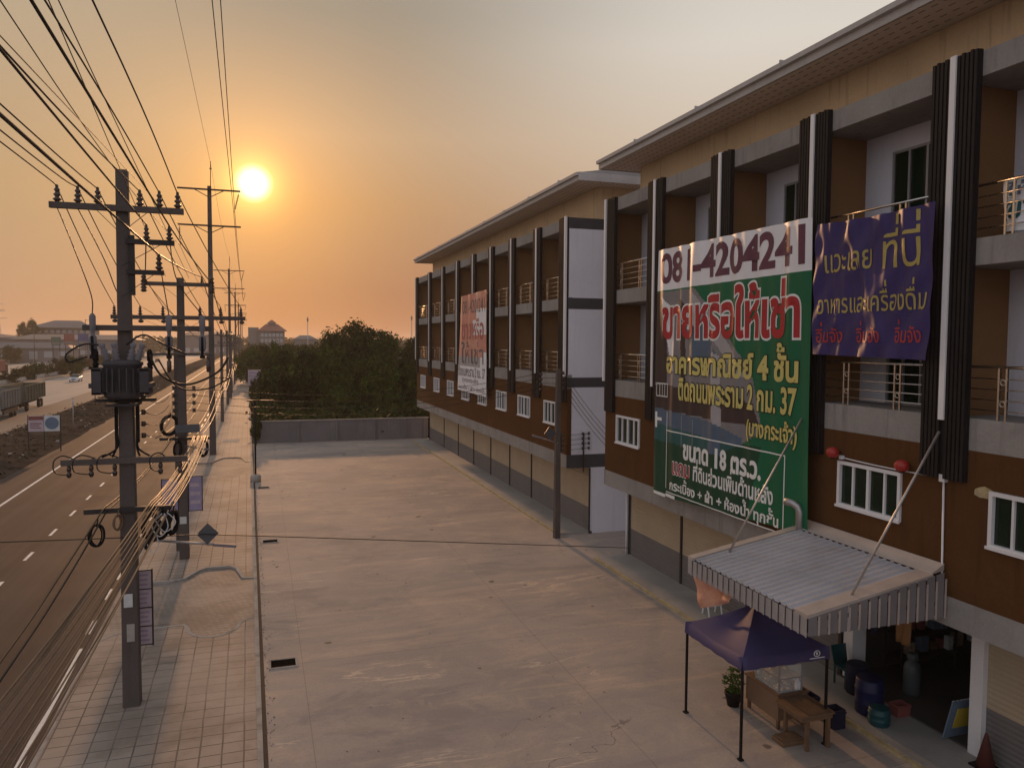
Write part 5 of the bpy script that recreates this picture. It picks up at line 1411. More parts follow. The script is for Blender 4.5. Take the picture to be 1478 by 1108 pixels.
b = MB(); b.obox((13.66, 11.755, .60), (.46, .012, .46), q); b.build('yellow_sheet', M['yboard'], tt)
b = MB()
for k in range(5): b.obox((13.36+k*.10, 11.745-.0, .955), (.07, .010, .07), q)
b.build('white_label', M['bwhite'], tt)
tt = thing('traffic_cone', (13.2, 10.85, .10), 'faded dark red traffic cone by the white shop pillar', 'traffic cone')
b = MB(); b.lathe((13.2, 10.85, .14), [(.17, 0), (.03, .62), (.025, .64)], 16); b.build('cone', M['cone'], tt)
b = MB(); b.box(13.0, 13.4, 10.65, 11.05, .10, .14); b.build('base', M['black'], tt)
for (y, z0, z1, w, m, lab) in ((14.55, 1.55, 2.35, .34, 'orangec', 'orange cloth hanging beside the white pillar of the open shop'), (14.1, 1.5, 2.3, .3, 'navy', 'dark navy shirt hanging in the open shop doorway'), (13.2, 1.6, 2.4, .36, 'brownp', 'brown shirt hanging farther along the open shop doorway')):
    b = MB(); b.sm = True; x = 13.5
    G = [[b.bm.verts.new((x+.04*sn(i*1.3+j*.4), y-w/2+w*i/8, z0+(z1-z0)*j/6)) for i in range(9)] for j in range(7)]
    for j in range(6):
        for i in range(8): b.face([G[j][i], G[j][i+1], G[j+1][i+1], G[j+1][i]])
    o = b.build('hanging_cloth', M[m], recalc=False); o.modifiers.new('thick', 'SOLIDIFY').thickness = .015; tag(o, lab, 'cloth')
tt = thing('plastic_chair', (13.25, 14.6, .10), 'teal plastic chair beside the white pillar of the open shop', 'chair')
b = MB(); b.box(13.03, 13.47, 14.4, 14.82, .52, .56); b.build('seat', M['teal'], tt, bevel=.01)
b = MB(); b.hexa([(13.05, 14.80, .56), (13.45, 14.80, .56), (13.45, 14.83, .56), (13.05, 14.83, .56), (13.03, 14.90, .98), (13.47, 14.90, .98), (13.47, 14.93, .98), (13.03, 14.93, .98)]); b.build('backrest', M['teal'], tt, bevel=.01)
for x in (13.06, 13.44):
    for y in (14.43, 14.79):
        b = MB(); b.bar((x, y, .10), (x, y, .52), .035); b.build('leg', M['teal'], tt)
for k, (x, y, z, sx, sy, sz, m, lab) in enumerate(((14.9, 12.2, .14, .5, .4, .32, 'brownp', 'brown box low on the shop floor near the menu board'), (14.95, 12.25, .47, .42, .34, .26, 'food', 'tan box on top of the brown one in the shop'), (15.6, 12.6, .14, .45, .45, .42, 'navy', 'dark crate on the shop floor behind the two boxes'), (13.3, 13.05, .10, .34, .28, .26, 'redp', 'faded red crate on the pavement behind the teal basket'), (11.7, 13.2, .0, .30, .30, .42, 'navy', 'dark tub on the concrete behind the wooden table'), (11.75, 14.1, .0, .34, .34, .30, 'blue', 'small blue tub on the concrete behind the food cart'))):
    b = MB(); t_ = .02
    b.box(x-sx/2, x+sx/2, y-sy/2, y+sy/2, z, z+t_)
    for q in ((x-sx/2, x-sx/2+t_, y-sy/2, y+sy/2), (x+sx/2-t_, x+sx/2, y-sy/2, y+sy/2), (x-sx/2+t_, x+sx/2-t_, y-sy/2, y-sy/2+t_), (x-sx/2+t_, x+sx/2-t_, y+sy/2-t_, y+sy/2)): b.box(*q, z+t_, z+sz)
    b.box(x-sx/2-.015, x+sx/2+.015, y-sy/2-.015, y-sy/2, z+sz*.8, z+sz*.9); b.box(x-sx/2-.015, x-sx/2, y-sy/2, y+sy/2, z+sz*.8, z+sz*.9)
    tag(b.build('crate', M[m], bevel=.006), lab, 'crate')
tt = thing('standing_fan', (15.2, 11.7, .14), 'black standing fan in the dark of the open shop by the right wall', 'fan')
b = MB(); b.lathe((15.2, 11.7, .14), [(.2, 0), (.2, .03), (.03, .06), (.02, 1.1)], 16); b.build('stand', M['black'], tt)
b = MB()
for q in range(3): b.tube([(15.1+.05*q, 11.7+.22*math.cos(a*math.pi/9), 1.4+.22*math.sin(a*math.pi/9)) for a in range(18)], .010, 5, closed=True)
for a in range(12): b.tube([(15.06, 11.7, 1.4), (15.1, 11.7+.22*math.cos(a*math.pi/6), 1.4+.22*math.sin(a*math.pi/6))], .005, 4)
b.lathe((15.05, 11.7, 1.4), [(.05, 0), (.07, .05), (.07, .2), (.03, .24)], 12, axis=(1, 0, 0)); b.build('cage', M['black'], tt)
tt = thing('shelf_rack', (16.5, 15.0, .14), 'dark metal shelf rack of mixed goods against the wall inside the open shop', 'shelf')
b = MB()
for x in (14.9, 16.6, 18.3):
    for y in (14.6, 15.1): b.box(x-.02, x+.02, y-.02, y+.02, .14, 2.2)
for z in (.5, 1.05, 1.6, 2.15): b.box(14.9, 18.3, 14.58, 15.12, z-.015, z+.015)
b.build('rack', M['dsteel'], tt)
rr = random.Random(12)
for k in range(26):
    x = rr.uniform(15, 18.0); z = rr.choice((.515, 1.065, 1.615)); w = rr.uniform(.10, .22); h = rr.uniform(.12, .38); y = rr.uniform(14.7, 14.92)
    b = MB(); b.box(x, x+w, y, y+w, z, z+h); b.build('goods_box', M[('food', 'signb', 'redp', 'paper', 'wood')[k % 5]], tt)

# ================================================================== VEHICLES
def wheel(t, x, y, r, w, z=0.):
    b = MB(); b.lathe((x-w/2, y, z+r), [(r*.55, 0), (r*.9, 0), (r, w*.15), (r, w*.85), (r*.9, w), (r*.55, w)], 18, axis=(1, 0, 0)); wl = b.build('wheel', M['tyre'], t)
    b = MB(); b.lathe((x-w*.52, y, z+r), [(r*.2, 0), (r*.56, .02), (r*.56, w*1.04-.02), (r*.2, w*1.04)], 14, axis=(1, 0, 0)); b.build('rim', M['rim'], wl)
def loft(b, secs):
    rings = []
    for y, hw, z0, zb, zt, hwt in secs:
        P = [(-hw*.92, z0), (-hw, z0+.12), (-hw, zb), (-hwt, zt), (hwt, zt), (hw, zb), (hw, z0+.12), (hw*.92, z0)]
        rings.append([b.bm.verts.new((x, y, z)) for x, z in P])
    for A, C in zip(rings, rings[1:]):
        for k in range(8): b.face([A[k], A[(k+1) % 8], C[(k+1) % 8], C[k]])
    b.face(rings[0]); b.face(rings[-1][::-1])
def car(x, y, label, paint, rz=0., z=-.10, group=None, pickup=False):
    t = thing('pickup_truck' if pickup else 'car', (0, 0, 0), label, 'pickup' if pickup else 'car', group)
    b = MB()
    loft(b, [(-2.2, .78, .32, .62, .66, .70), (-2.1, .86, .26, .70, .78, .76), (-1.2, .88, .22, .82, .92, .80), (-.7, .88, .22, .88, .96, .80), (1.0, .88, .22, .90, .98, .80), (1.9, .87, .26, .88, 1.0, .78), (2.2, .80, .34, .80, .92, .72)])
    b.build('body', M[paint], t, bevel=.03)
    b = MB()
    if pickup: loft(b, [(-.85, .80, .9, .95, .98, .74), (-.25, .80, .9, 1.0, 1.55, .62), (.55, .80, .9, 1.0, 1.58, .62), (.75, .80, .9, .98, 1.1, .7)])
    else: loft(b, [(-1.05, .80, .9, .95, .98, .74), (-.30, .80, .9, 1.0, 1.42, .60), (.75, .80, .9, 1.0, 1.44, .60), (1.55, .80, .9, .98, 1.05, .70)])
    cb = b.build('cabin', M['glass'], t, bevel=.02)
    b = MB(); b.box(-.58, .58, -.28, .72 if not pickup else .5, 1.43 if not pickup else 1.57, 1.47 if not pickup else 1.61); b.build('cabin_roof', M[paint], cb, bevel=.02)
    for sx in (-.58, .58):
        b = MB(); b.box(sx-.18, sx+.18, -2.215, -2.12, .62, .74); b.build('headlight', M['frame'], t)
    b = MB(); b.box(-.36, .36, -2.22, -2.15, .46, .66); b.build('grille', M['black'], t)
    for sx in (-.80, .80):
        for yy in (-1.35, 1.35): wheel(t, sx, yy, .32, .2)
    t.location = (x, y, z); t.rotation_euler = (0, 0, rz); return t
car(-35.7, 176, 'white car driving towards the camera on the highway beside the dark tree', 'carw', .014)
GC = 'vehicles far along the roads'
car(RX(-3.6+.2, 262)-1.6, 262, 'white car parked far away at the kerb under the receding poles', 'carw', .014, -.12, GC)
car(RX(-6.4, 330), 330, 'pale pickup far along the service road, the most distant vehicle', 'truckg', .014, -.12, GC, True)
car(-53.5, 205, 'dusty yellow pickup on the far carriageway behind the median shrubs', 'yellowp', 3.15, -.12, GC, True)
car(RX(-34.0, 330), 330, 'dark grey car far away on the highway beyond the white one', 'trafo', .014, -.10, GC)

t = thing('truck', (0, 0, 0), 'grey tipper truck towing an olive trailer at the left edge of the highway', 'truck')
b = MB(); b.hexa([(-1.2, -11.9, .9), (1.2, -11.9, .9), (1.2, -9.6, .9), (-1.2, -9.6, .9), (-1.15, -11.65, 2.75), (1.15, -11.65, 2.75), (1.15, -9.6, 2.85), (-1.15, -9.6, 2.85)]); cab = b.build('cab', M['truckw'], t, bevel=.08)
b = MB(); b.hexa([(-1.05, -11.87, 1.75), (1.05, -11.87, 1.75), (1.05, -11.80, 1.75), (-1.05, -11.80, 1.75), (-1.0, -11.73, 2.55), (1.0, -11.73, 2.55), (1.0, -11.66, 2.55), (-1.0, -11.66, 2.55)]); b.box(1.165, 1.20, -11.3, -10.2, 1.75, 2.5); b.build('window', M['glass'], cab)
b = MB(); b.box(-1.22, 1.22, -12.0, -11.85, .55, .95); b.build('bumper', M['dsteel'], t)
b = MB(); b.box(-.5, .5, -9.6, 11.8, .75, 1.0); b.build('chassis', M['dsteel'], t)
def tip(y0, y1, m):
    b = MB(); b.box(-1.2, 1.2, y0, y1, 1.2, 1.28); b.box(-1.2, -1.12, y0, y1, 1.28, 2.95); b.box(1.12, 1.2, y0, y1, 1.28, 2.95); b.box(-1.12, 1.12, y0, y0+.08, 1.28, 3.05); b.box(-1.12, 1.12, y1-.08, y1, 1.28, 2.95)
    n = 7
    for k in range(n+1):
        y = y0+.06+(y1-y0-.12)*k/n
        for sx in (-1.24, 1.24): b.box(sx-.04, sx+.04, y-.05, y+.05, 1.2, 3.0)
    for z in (1.9, 2.95):
        for sx in (-1.22, 1.22): b.box(sx-.04, sx+.04, y0, y1, z, z+.1)
    return b.build('load_box', M[m], t)
tip(-9.2, -1.2, 'truckg'); tip(1.0, 11.6, 'trucko')
b = MB(); b.box(1.1, 1.25, -8.6, -2.6, .6, 1.0); b.box(-1.25, -1.1, -8.6, -2.6, .6, 1.0); b.build('fuel_tank', M['dsteel'], t)
for y in (-10.7, -4.4, -3.1, 2.6, 9.0, 10.3):
    for sx in (-1.0, 1.0): wheel(t, sx, y, .52, .3)
t.location = (-26.9, 100.2, -.10); t.rotation_euler = (0, 0, .045)
t = thing('truck', (0, 0, 0), 'dark red lorry at the far left edge beyond the median shrubs', 'truck')
b = MB(); b.box(-1.2, 1.2, -3.6, 3.6, 1.1, 3.6); b.build('load_box', M['redp'], t, bevel=.04)
b = MB(); b.box(-1.2, 1.2, 3.75, 5.7, .6, 2.7); cb = b.build('cab', M['dsteel'], t, bevel=.1)
b = MB(); b.box(-.5, .5, -3.6, 5, .7, 1.09); b.build('chassis', M['dsteel'], t)
for y in (-2.6, -1.4, 4.6):
    for sx in (-1.0, 1.0): wheel(t, sx, y, .5, .3)
t.location = (-58.6, 207, -.12); t.rotation_euler = (0, 0, .014)

# ================================================================== ROADSIDE SIGNS
t = thing('roadside_sign', (-15.4, 65.2, 0), 'pair of pink and blue advert panels on three thin posts in the earth median', 'sign')
for x in (-16.45, -15.40, -14.34):
    b = MB(); b.box(x-.035, x+.035, 65.22, 65.29, -.1, 2.65); b.build('post', M['dsteel'], t)
b = MB(); b.box(-16.42, -15.42, 65.16, 65.21, 1.42, 2.60); p = b.build('panel', M['signp'], t)
b = MB(); b.box(-16.40, -15.44, 65.150, 65.157, 2.28, 2.56); b.box(-16.3, -15.55, 65.150, 65.157, 1.98, 2.05); b.box(-16.3, -15.7, 65.150, 65.157, 1.82, 1.88); b.box(-16.3, -15.6, 65.150, 65.157, 1.66, 1.72); b.build('print', M['redp'], p)
b = MB(); b.box(-15.38, -14.36, 65.16, 65.21, 1.42, 2.60); p = b.build('panel', M['paper'], t)
b = MB(); b.lathe((-14.87, 65.157, 2.02), [(.46, 0), (.46, .008)], 24, axis=(0, -1, 0)); b.build('print', M['signb'], p)
t = thing('roadside_sign', (-19.0, 108, 0), 'small pink and white advert panel in the median just past the nearest pole', 'sign')
b = MB(); b.box(-19.9, -18.2, 107.95, 108, 1.4, 2.9); p = b.build('panel', M['signp'], t)
b = MB(); b.box(-19.8, -18.3, 107.93, 107.945, 2.2, 2.8); b.build('print', M['paper'], p)
for x in (-19.8, -18.3):
    b = MB(); b.box(x-.04, x+.04, 108.0, 108.08, -.1, 2.9); b.build('post', M['dsteel'], t)
t = thing('marker_post', (-16.2, 78.5, 0), 'lone thin white post standing in the earth median', 'post')
b = MB(); b.lathe((-16.2, 78.5, -.1), [(.05, 0), (.05, 3.1), (.02, 3.13)], 8); b.build('post', M['kerb'], t)
b = MB(); b.box(-16.27, -16.13, 78.44, 78.48, 2.6, 2.9); b.build('marker_plate', M['paper'], t)
t = thing('billboard', (-.8, 130, 0), 'pale pink billboard at the right side of the sidewalk against the trees', 'billboard')
b = MB(); b.box(-1.9, .2, 130, 130.1, 1.2, 3.7); p = b.build('panel', M['signp'], t)
b = MB()
for k in range(4): b.box(-1.75, .05-.3*(k % 2), 129.975, 129.99, 1.6+.5*k, 1.8+.5*k)
b.build('print', M['signv'], p)
for x in (-1.7, 0):
    b = MB(); b.box(x-.06, x+.06, 130.1, 130.2, 0, 3.7); b.build('post', M['dsteel'], t)
for (x0, x1, z0, z1, m, y, lab) in ((-64.2, -61.0, 6.6, 10.4, 'redp', 300, 'faded red billboard across the highway, left of the blue one'), (-60.1, -56.8, 6.7, 10.5, 'bluep', 301, 'faded blue billboard across the highway beside the red one'), (-68.5, -65.6, 6.6, 9.4, 'greenp', 302, 'dull green road sign board across the highway, left of the red billboard'), (-66.5, -61.5, 5.4, 7.6, 'redp', 220, 'red shop sign board on a post at the far left edge')):
    t = thing('billboard', ((x0+x1)/2, y, -.3), lab, 'billboard', 'boards across the highway')
    b = MB(); b.box(x0, x1, y, y+.2, z0, z1); p = b.build('panel', M[m], t)
    b = MB(); b.box(x0+.25, x1-.25, y-.03, y-.01, z0+(z1-z0)*.1, z0+(z1-z0)*.32); b.build('print', M['farw'], p)
    for x in (x0+.4, x1-.4):
        b = MB(); b.box(x-.1, x+.1, y+.21, y+.41, -.4, z1); b.build('post', M['dsteel'], t)
# thin poles and masts across the highway
for k, (x, y, h) in enumerate(((-71, 255, 17.5), (-57.5, 300, 16), (-64, 190, 12), (-78, 320, 14), (-50, 380, 15))):
    t = thing('street_pole', (x, y, -.4), ['tall thin pole across the highway in front of the long shed', 'thin pole across the highway near the blue billboard', 'thin pole behind the median shrubs', 'thin pole left of the green board', 'thin faraway pole right of the billboards'][k], 'pole', 'thin poles across the highway')
    b = MB(); b.lathe((x, y, -.4), [(.16, 0), (.09, h), (.05, h+.02)], 8); b.build('shaft', M['concrete'], t)
    b = MB(); b.tube([(x, y, h-.8), (x+1.6, y, h-.5)], .05, 6); b.build('arm', M['dsteel'], t)
for (x, y, h, lab) in ((14.25, 250, 16.2, 'thin antenna mast rising behind the trees left of the tall tree'), (47.2, 250, 17.2, 'thin antenna mast beside the far end of the farther shophouse row')):
    t = thing('antenna_mast', (x, y, -.4), lab, 'mast', 'antenna masts behind the trees')
    b = MB()
    for dx, dy in ((-.16, -.1), (.16, -.1), (0, .18)): b.tube([(x+dx, y+dy, -.4), (x+dx*.5, y+dy*.5, h)], .035, 5)
    for k in range(12):
        z = k*h/12; b.tube([(x-.16*(1-z/h/2), y-.1, z), (x+.16*(1-z/h/2), y-.1, z+h/12)], .02, 4)
    b.build('lattice', M['galv'], t)
    b = MB(); b.box(x-.25, x+.25, y-.06, y+.06, h-1.6, h-.5); b.build('antenna', M['farw'], t)
t = thing('lattice_pylon', (-155, 560, -.4), 'faint lattice pylon at the left edge of the horizon', 'pylon')
b = MB(); H = 34; x, y = -157, 560
for sx, sy in ((-1, -1), (1, -1), (1, 1), (-1, 1)): b.bar((x+sx*2.6, y+sy*2.6, -.4), (x+sx*.4, y+sy*.4, H), .22)
for k in range(9):
    z0, z1 = k*H/9, (k+1)*H/9; w0, w1 = 2.6-2.2*z0/H, 2.6-2.2*z1/H
    b.bar((x-w0, y-w0, z0), (x+w1, y-w1, z1), .14); b.bar((x+w0, y-w0, z0), (x-w1, y-w1, z1), .14)
b.build('lattice', M['galv'], t)
b = MB()
for z, w in ((22, 6), (26.5, 5), (31, 4)): b.bar((x-w, y, z), (x+w, y, z), .3)
b.build('crossarm', M['galv'], t)

# ================================================================== FAR BUILDINGS
def hip(b, x0, x1, y0, y1, z0, z1, r=.35):
    xm0, xm1, ym = x0+(x1-x0)*r, x1-(x1-x0)*r, (y0+y1)/2
    v = [b.bm.verts.new(p) for p in ((x0, y0, z0), (x1, y0, z0), (x1, y1, z0), (x0, y1, z0), (xm0, ym, z1), (xm1, ym, z1))]
    for f in ((0, 1, 5, 4), (1, 2, 5), (2, 3, 4, 5), (3, 0, 4), (3, 2, 1, 0)): b.face([v[i] for i in f])
t = thing('far_building', (4, 336, -.4), 'distant white office block with a hipped roof and a small cupola above the trees', 'building')
b = MB(); b.box(-.5, 9.6, 330, 344, -.4, 12.6); b.box(-4.6, -.52, 331, 343, -.4, 14.0); b.build('wall', M['farw'], t)
b = MB(); hip(b, -1.2, 10.6, 329, 345, 12.61, 15.6, .3); rf = b.build('roof', M['farr'], t)
b = MB(); b.box(3.2, 6.2, 335.5, 338.5, 14.4, 15.9); b.build('cupola', M['farw'], rf)
b = MB(); hip(b, 2.7, 6.7, 335, 339, 15.91, 17.3, .45); b.build('cupola_roof', M['farr'], rf)
for z in (3.2, 6.0, 8.8, 11.0):
    b = MB()
    for k in range(6): b.box(.3+k*1.5, 1.4+k*1.5, 329.95, 330.02, z-.7, z+.7)
    b.build('window_row', M['gframe'], t)
    b = MB(); b.box(-.6, 9.7, 329.6, 329.98, z+.9, z+1.1); b.build('ledge', M['farw'], t)
t = thing('far_building', (16, 290, -.4), 'low pale domed shed roof peeping over the trees left of the antenna', 'building')
b = MB(); b.box(11.6, 19.4, 286, 294, -.4, 9.2); b.build('wall', M['farw'], t)
b = MB(); hip(b, 11.2, 19.8, 285.6, 294.4, 9.21, 10.6, .3); b.build('roof', M['farw'], t)
t = thing('warehouse', (-90, 425, -.4), 'distant warehouse with a low pitched grey roof standing above the long sheds', 'building')
b = MB(); b.box(-102, -78, 418, 440, -.4, 14.2); b.build('wall', M['farw'], t)
b = MB(); hip(b, -104, -76, 415, 443, 14.21, 18.0, .3); b.build('roof', M['farg'], t)
b = MB()
for k in range(9): b.box(-100+k*2.5, -98.6+k*2.5, 417.9, 418.02, 11.8, 13.2)
b.build('window_row', M['gframe'], t)
for (x0, x1, y0, y1, h, m, lab) in ((-215, -104, 395, 430, 9.2, 'farg', 'long low grey shed on the left horizon below the warehouse'), (-100, -52, 372, 400, 8.6, 'farg', 'shorter grey shed on the horizon behind the billboards'), (-160, -108, 330, 352, 5.8, 'farw', 'pale low factory wall across the highway at the left edge'), (-100, -70, 335, 350, 5.2, 'farw', 'small pale shop row across the highway left of the red billboard'), (-46, -20, 520, 545, 12, 'farg', 'faint shed on the horizon above the highway vanishing point')):
    t = thing('shed', ((x0+x1)/2, (y0+y1)/2, -.4), lab, 'building', 'sheds across the highway')
    b = MB(); b.box(x0, x1, y0, y1, -.4, h); b.build('wall', M[m], t)
    b = MB(); hip(b, x0-1, x1+1, y0-1, y1+1, h+.01, h+2.2, .12); b.build('roof', M['farg'], t)
    b = MB()
    n = int((x1-x0)/5)
    for k in range(n): b.box(x0+1.5+k*5, x0+4.3+k*5, y0-.08, y0-.01, 1.0+(k % 3)*.6, 4.0)
    b.build('door_row', M['gframe'], t)
t = thing('fence', (-101, 300, -.4), 'long low fence along the far side of the highway', 'fence')
b = MB()
for k in range(60):
    y = 60+k*10; b.box(RX(-100, y)-.1, RX(-100, y)+.1, y, y+.2, -.4, 1.8)
    b.hexa([(RX(-100, y), y, .2), (RX(-100, y)+.05, y, .2), (RX(-100, y+10)+.05, y+10, .2), (RX(-100, y+10), y+10, .2), (RX(-100, y), y, 1.6), (RX(-100, y)+.05, y, 1.6), (RX(-100, y+10)+.05, y+10, 1.6), (RX(-100, y+10), y+10, 1.6)])
b.build('panel', M['farg'], t)
t = thing('guard_rail', (-45, 200, 0), 'low concrete barrier along the far edge of the highway', 'barrier')
b = MB()
for k in range(70):
    y0, y1 = 20+k*12, 20+k*12+11.8; u = -44.4
    b.hexa([(RX(u, y0)-.25, y0, -.15), (RX(u, y0)+.25, y0, -.15), (RX(u, y1)+.25, y1, -.15), (RX(u, y1)-.25, y1, -.15), (RX(u, y0)-.1, y0, .6), (RX(u, y0)+.1, y0, .6), (RX(u, y1)+.1, y1, .6), (RX(u, y1)-.1, y1, .6)])
b.build('barrier', M['kerb'], t)

# ================================================================== VEGETATION
def crown_mesh(seed, clumps, leaves, lr, shape=(1, 1, .8), spread=.34):
    """unit crown (radius about 1, base at z=0) of many leaf sized faces gathered in uneven clumps"""
    rng = random.Random(seed); V, F = [], []
    C = []
    for _ in range(clumps):
        while True:
            p = Vector((rng.uniform(-1, 1), rng.uniform(-1, 1), rng.uniform(-1, 1)))
            if .30 < p.length < 1: break
        C.append((Vector((p.x*shape[0], p.y*shape[1], p.z*shape[2]+shape[2])), spread*rng.uniform(.6, 1.25)))
    for c, s in C:
        for _ in range(leaves):
            d = Vector((rng.gauss(0, 1), rng.gauss(0, 1), rng.gauss(0, .75))); d = d.normalized()*s*rng.random()**.45
            p = c + d
            nn = (d.normalized()*1.1 + Vector((0, 0, .35)) + Vector((rng.gauss(0, .5), rng.gauss(0, .5), rng.gauss(0, .5)))).normalized()
            a = nn.cross(Vector((rng.gauss(0, 1), rng.gauss(0, 1), rng.gauss(0, 1)))).normalized(); w = nn.cross(a)
            k = lr*rng.uniform(.6, 1.5); i = len(V)
            V += [p-a*k, p-w*k*.45, p+a*k, p+w*k*.45]; F.append((i, i+1, i+2, i+3))
    me = bpy.data.meshes.new('crown'); me.from_pydata(V, [], F); return me
def trunk_mesh(seed):
    rng = random.Random(seed); b = MB()
    b.tube([(0, 0, 0), (.03, .02, .4), (0, .05, .8), (.02, 0, 1.2)], [.075, .06, .05, .03], 7)
    for k in range(6):
        a = k*1.05+rng.random(); z = .35+.12*k
        b.tube([(0, 0, z), (.3*math.cos(a), .3*math.sin(a), z+.3), (.62*math.cos(a), .62*math.sin(a), z+.55)], [.03, .016, .006], 5)
    me = bpy.data.meshes.new('trunk'); b.bm.to_mesh(me); b.bm.free(); me.materials.append(M['bark']); return me
CR = {}
for k in range(4):
    CR['A%d' % k] = crown_mesh(20+k, 58, 105, .052, (1, 1, .72), .25)
for k in range(2):
    CR['B%d' % k] = crown_mesh(40+k, 34, 90, .075, (1, 1, .6), .34)
CR['T'] = crown_mesh(61, 90, 95, .040, (1, 1, .62), .23)
for k, me in CR.items(): me.materials.append(M['leafA' if k[0] in 'AT' else 'leafB'])
TM = [trunk_mesh(k) for k in range(3)]
rt = random.Random(11)
def tree(name, x, y, h, r, crown, label, cat, group, base=-.4, cz=None, trunk=True):
    t = thing(name, (x, y, base), label, cat, group)
    c0 = h*.30 if cz is None else cz
    if trunk:
        o = bpy.data.objects.new('trunk', rt.choice(TM)); COL.objects.link(o); o.parent = t; o.scale = (min(r, h*.4)*.8, min(r, h*.4)*.8, h*.52)
    o = bpy.data.objects.new('foliage' if 'shrub' in name else 'crown', CR[crown]); COL.objects.link(o); o.parent = t
    zs = (h-c0)/(1.44 if crown[0] == 'A' else 1.2 if crown[0] == 'B' else 1.24)
    o.location = (0, 0, c0-zs*.08); o.scale = (r, r, zs*.93); o.rotation_euler = (0, 0, rt.uniform(0, 6.28))
    return t
WOOD = 'trees of the dense wood behind the lot'
WL = 'dark green tree in the dense wood behind the boundary wall'
for y, hk, dx in ((71, 3.2, 4.2), (77, 4.6, 4.4), (84, 6.2, 4.6), (92, 7.6, 4.8), (101, 8.7, 5.0), (111, 9.3, 5.2), (122, 9.3, 5.6), (135, 9.6, 6.4)):
    x = RX(3.4, y)+rt.uniform(0, 2)
    while x < .215*y+6:
        h = hk*rt.uniform(.74, 1.08); tree('tree', x+rt.uniform(-.8, .8), y+rt.uniform(-2, 2), h, dx*.54*rt.uniform(.8, 1.25), 'A%d' % rt.randrange(4), WL, 'tree', WOOD, cz=h*.12)
        x += dx*rt.uniform(.85, 1.15)
tree('tree', 13.6, 116, 12.7, 5.6, 'T', 'tallest tree of the wood, its rounded open crown rising above the others', 'tree', None, cz=4.2)
tree('tree', 17.2, 119, 11.3, 4.6, 'A1', 'second tallest tree, just right of the tallest one in the wood', 'tree', None, cz=3.5)
tree('tree', 25.5, 118, 10.6, 4.6, 'A2', 'tall tree at the right end of the wood beside the farther shophouse row', 'tree', None, cz=3.)
for k, (x, y, h, r) in enumerate(((-1.3, 150, 8.5, 3.2), (-1.0, 168, 8.3, 3.4), (-.6, 190, 9, 3.6), (1.5, 160, 9, 4), (-1.2, 215, 9, 4), (3.5, 185, 9.2, 5), (9, 170, 9.4, 5), (16, 165, 9.5, 5), (-1.2, 250, 9, 4.5), (23, 160, 9.8, 5), (31, 155, 10, 5))):
    tree('tree', x, y, h, r, 'A%d' % (k % 4), 'hazy green tree farther back at the sidewalk end of the wood' if x < 4 else 'tree in the back row of the wood under the skyline', 'tree', 'trees farther back beside the sidewalk' if x < 4 else 'back row trees of the wood', cz=h*.12)
SHR = 'shrubs along the boundary wall and sidewalk'
for k in range(22):
    x = -.4+rt.random()*15; y = 66.4+rt.random()*3
    tree('shrub', x, y, rt.uniform(1.7, 2.7), rt.uniform(.9, 1.5), 'B%d' % (k % 2), 'olive green shrub growing right behind the boundary wall', 'shrub', SHR, cz=.1, trunk=False)
for k in range(20):
    y = 66+k*3.6+rt.random(); tree('shrub', RX(1.0, y)+rt.uniform(-.1, .9), y, rt.uniform(1.6, 3.6), rt.uniform(.8, 1.3), 'B%d' % (k % 2), 'olive green shrub crowding the right side of the sidewalk beyond the wall', 'shrub', 'shrubs beside the far sidewalk', cz=.05, trunk=False)
tree('shrub', -.35, 64.0, 2.9, .42, 'B0', 'spindly roadside shrub beside the left end of the boundary wall', 'shrub', None, cz=1.0)
# far median and highway trees
tree('tree', -41.8, 203, 6.0, 2.6, 'A0', 'dark bushy tree on the highway median right behind the white car', 'tree', None, cz=.6)
for k, (x, y, h, r) in enumerate(((-46.5, 172, 2.6, 2.2), (-47.5, 186, 3.4, 2.2), (-48.5, 200, 4.0, 2.5), (-47.5, 214, 4.4, 2.6), (-48.5, 232, 4.6, 2.8), (-49, 252, 4.2, 3), (-50, 280, 4.6, 3), (-50.5, 310, 5, 3.2), (-47, 150, 1.8, 1.6), (-47.2, 160, 1.6, 1.8))):
    tree('shrub', x, y, h, r, 'B%d' % (k % 2), 'dark shrub in the planted strip between the highway carriageways', 'shrub', 'shrubs of the far median', cz=.1)
tree('tree', -101, 408, 19.5, 5, 'A3', 'dark tree at the left gable of the distant warehouse', 'tree', None, cz=8)
for k in range(34):
    y = 230+rt.random()*230; x = RX(-106, y)-rt.random()*30 if k % 3 else RX(-84, y)+rt.uniform(-2, 2); h = rt.uniform(4, 8)
    tree('tree', x, y, h, h*.5, 'A%d' % (k % 4), 'dusty tree among the sheds across the highway', 'tree', 'trees across the highway', cz=h*.15)
# horizon woods, read as one mass
def mass(name, n, area, h, lr, m, seed, label):
    rng = random.Random(seed); V, F = [], []
    for _ in range(n):
        x, y = area(rng); cz = rng.uniform(0, 1)**.8*h
        for _k in range(5):
            p = Vector((x+rng.gauss(0, 1.6)*lr, y+rng.gauss(0, 1.6)*lr, cz+rng.gauss(0, .6)*lr)); a = Vector((rng.gauss(0, 1), rng.gauss(0, 1), rng.gauss(0, .6))).normalized(); w = a.cross(Vector((rng.gauss(0, 1), rng.gauss(0, 1), rng.gauss(0, 1)))).normalized()
            k = lr*rng.uniform(.5, 1.4); i = len(V); V += [p-a*k, p+w*k*.5, p+a*k, p-w*k*.5]; F.append((i, i+1, i+2, i+3))
    me = bpy.data.meshes.new(name); me.from_pydata(V, [], F); me.materials.append(M[m])
    o = bpy.data.objects.new(name, me); COL.objects.link(o); o['kind'] = 'stuff'; o['label'] = label; o['category'] = 'vegetation'; return o
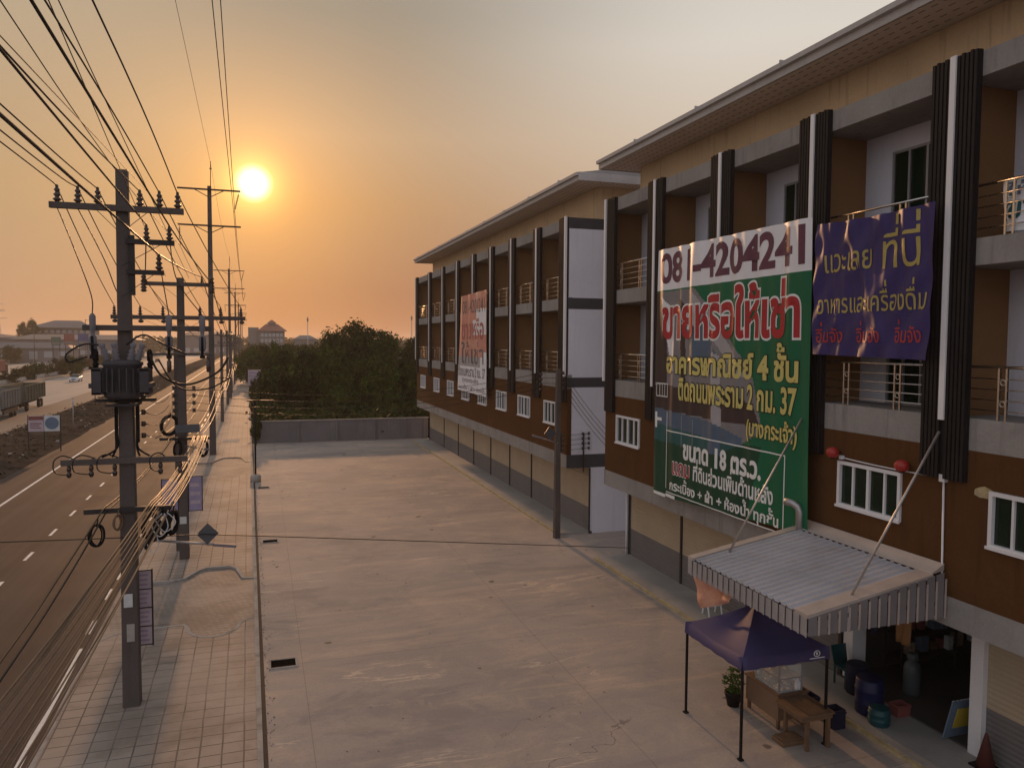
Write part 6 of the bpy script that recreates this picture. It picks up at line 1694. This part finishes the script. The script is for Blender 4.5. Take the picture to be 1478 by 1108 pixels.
mass('far_wood', 9000, lambda g: (g.uniform(-420, 160), 560+g.random()*240), 10.5, 1.2, 'leafA', 3, 'continuous band of distant woodland along the hazy horizon')
mass('undergrowth', 5200, lambda g: (g.uniform(0, 26), g.uniform(66.5, 112)), 1.9, .30, 'leafB', 4, 'tangled undergrowth covering the ground of the wood')
def med_pt(g):
    y = 20+g.random()**1.6*240; return (RX(g.uniform(-20.8, -14.6), y), y)
mass('dry_weeds', 2600, med_pt, .22, .09, 'dry', 5, 'dry weeds scattered over the earth median')
# small litter and stones in the median are part of its rough ground
b = MB(); rr = random.Random(9)
for _ in range(110):
    y = 40+rr.random()**1.5*120; x = RX(rr.uniform(-20.5, -14.4), y); s = rr.uniform(.04, .16)
    b.obox((x, y, .1+rr.random()*.1), (s*1.4, s, s*.6), Matrix.Rotation(rr.random()*3, 3, 'Z') @ Matrix.Rotation(rr.uniform(-.4, .4), 3, 'X'))
o = b.build('rubble', M['kerb']); tag(o, 'pale rubble and stones strewn over the earth median', 'rubble', None, 'stuff')
b = MB()
for _ in range(420):
    y = 12+rr.random()**1.4*53; x = RX(.04, y)+abs(rr.gauss(0, .10)); s = rr.uniform(.006, .02)
    b.obox((x, y, .004+s*.2), (s*1.6, s, s*.5), Matrix.Rotation(rr.random()*3, 3, 'Z'))
for _ in range(120):
    y = 14+rr.random()*45; x = rr.uniform(.3, 11.5); s = rr.uniform(.006, .018)
    b.obox((x, y, .003+s*.2), (s*1.6, s, s*.4), Matrix.Rotation(rr.random()*3, 3, 'Z'))
tag(b.build('grit', M['crack']), 'fine dark grit and leaf litter scattered over the concrete and its edge', 'litter', None, 'stuff')

# ================================================================== HAZE
b = MB(); b.box(-1601, 1601, -251, 2901, -1.4, 36)
hz = b.build('haze', []); hz['kind'] = 'stuff'
hm = bpy.data.materials.new('haze_air'); hm.use_nodes = True
nt = hm.node_tree; nt.nodes.clear()
o_ = nt.nodes.new('ShaderNodeOutputMaterial'); v_ = nt.nodes.new('ShaderNodeVolumePrincipled')
v_.inputs['Color'].default_value = (.92, .84, .76, 1); v_.inputs['Density'].default_value = HAZE; v_.inputs['Density Attribute'].default_value = ''; v_.inputs['Anisotropy'].default_value = .35
nt.links.new(v_.outputs[0], o_.inputs['Volume'])
try: hm.cycles.homogeneous_volume = True
except Exception: pass
hz.data.materials.append(hm)
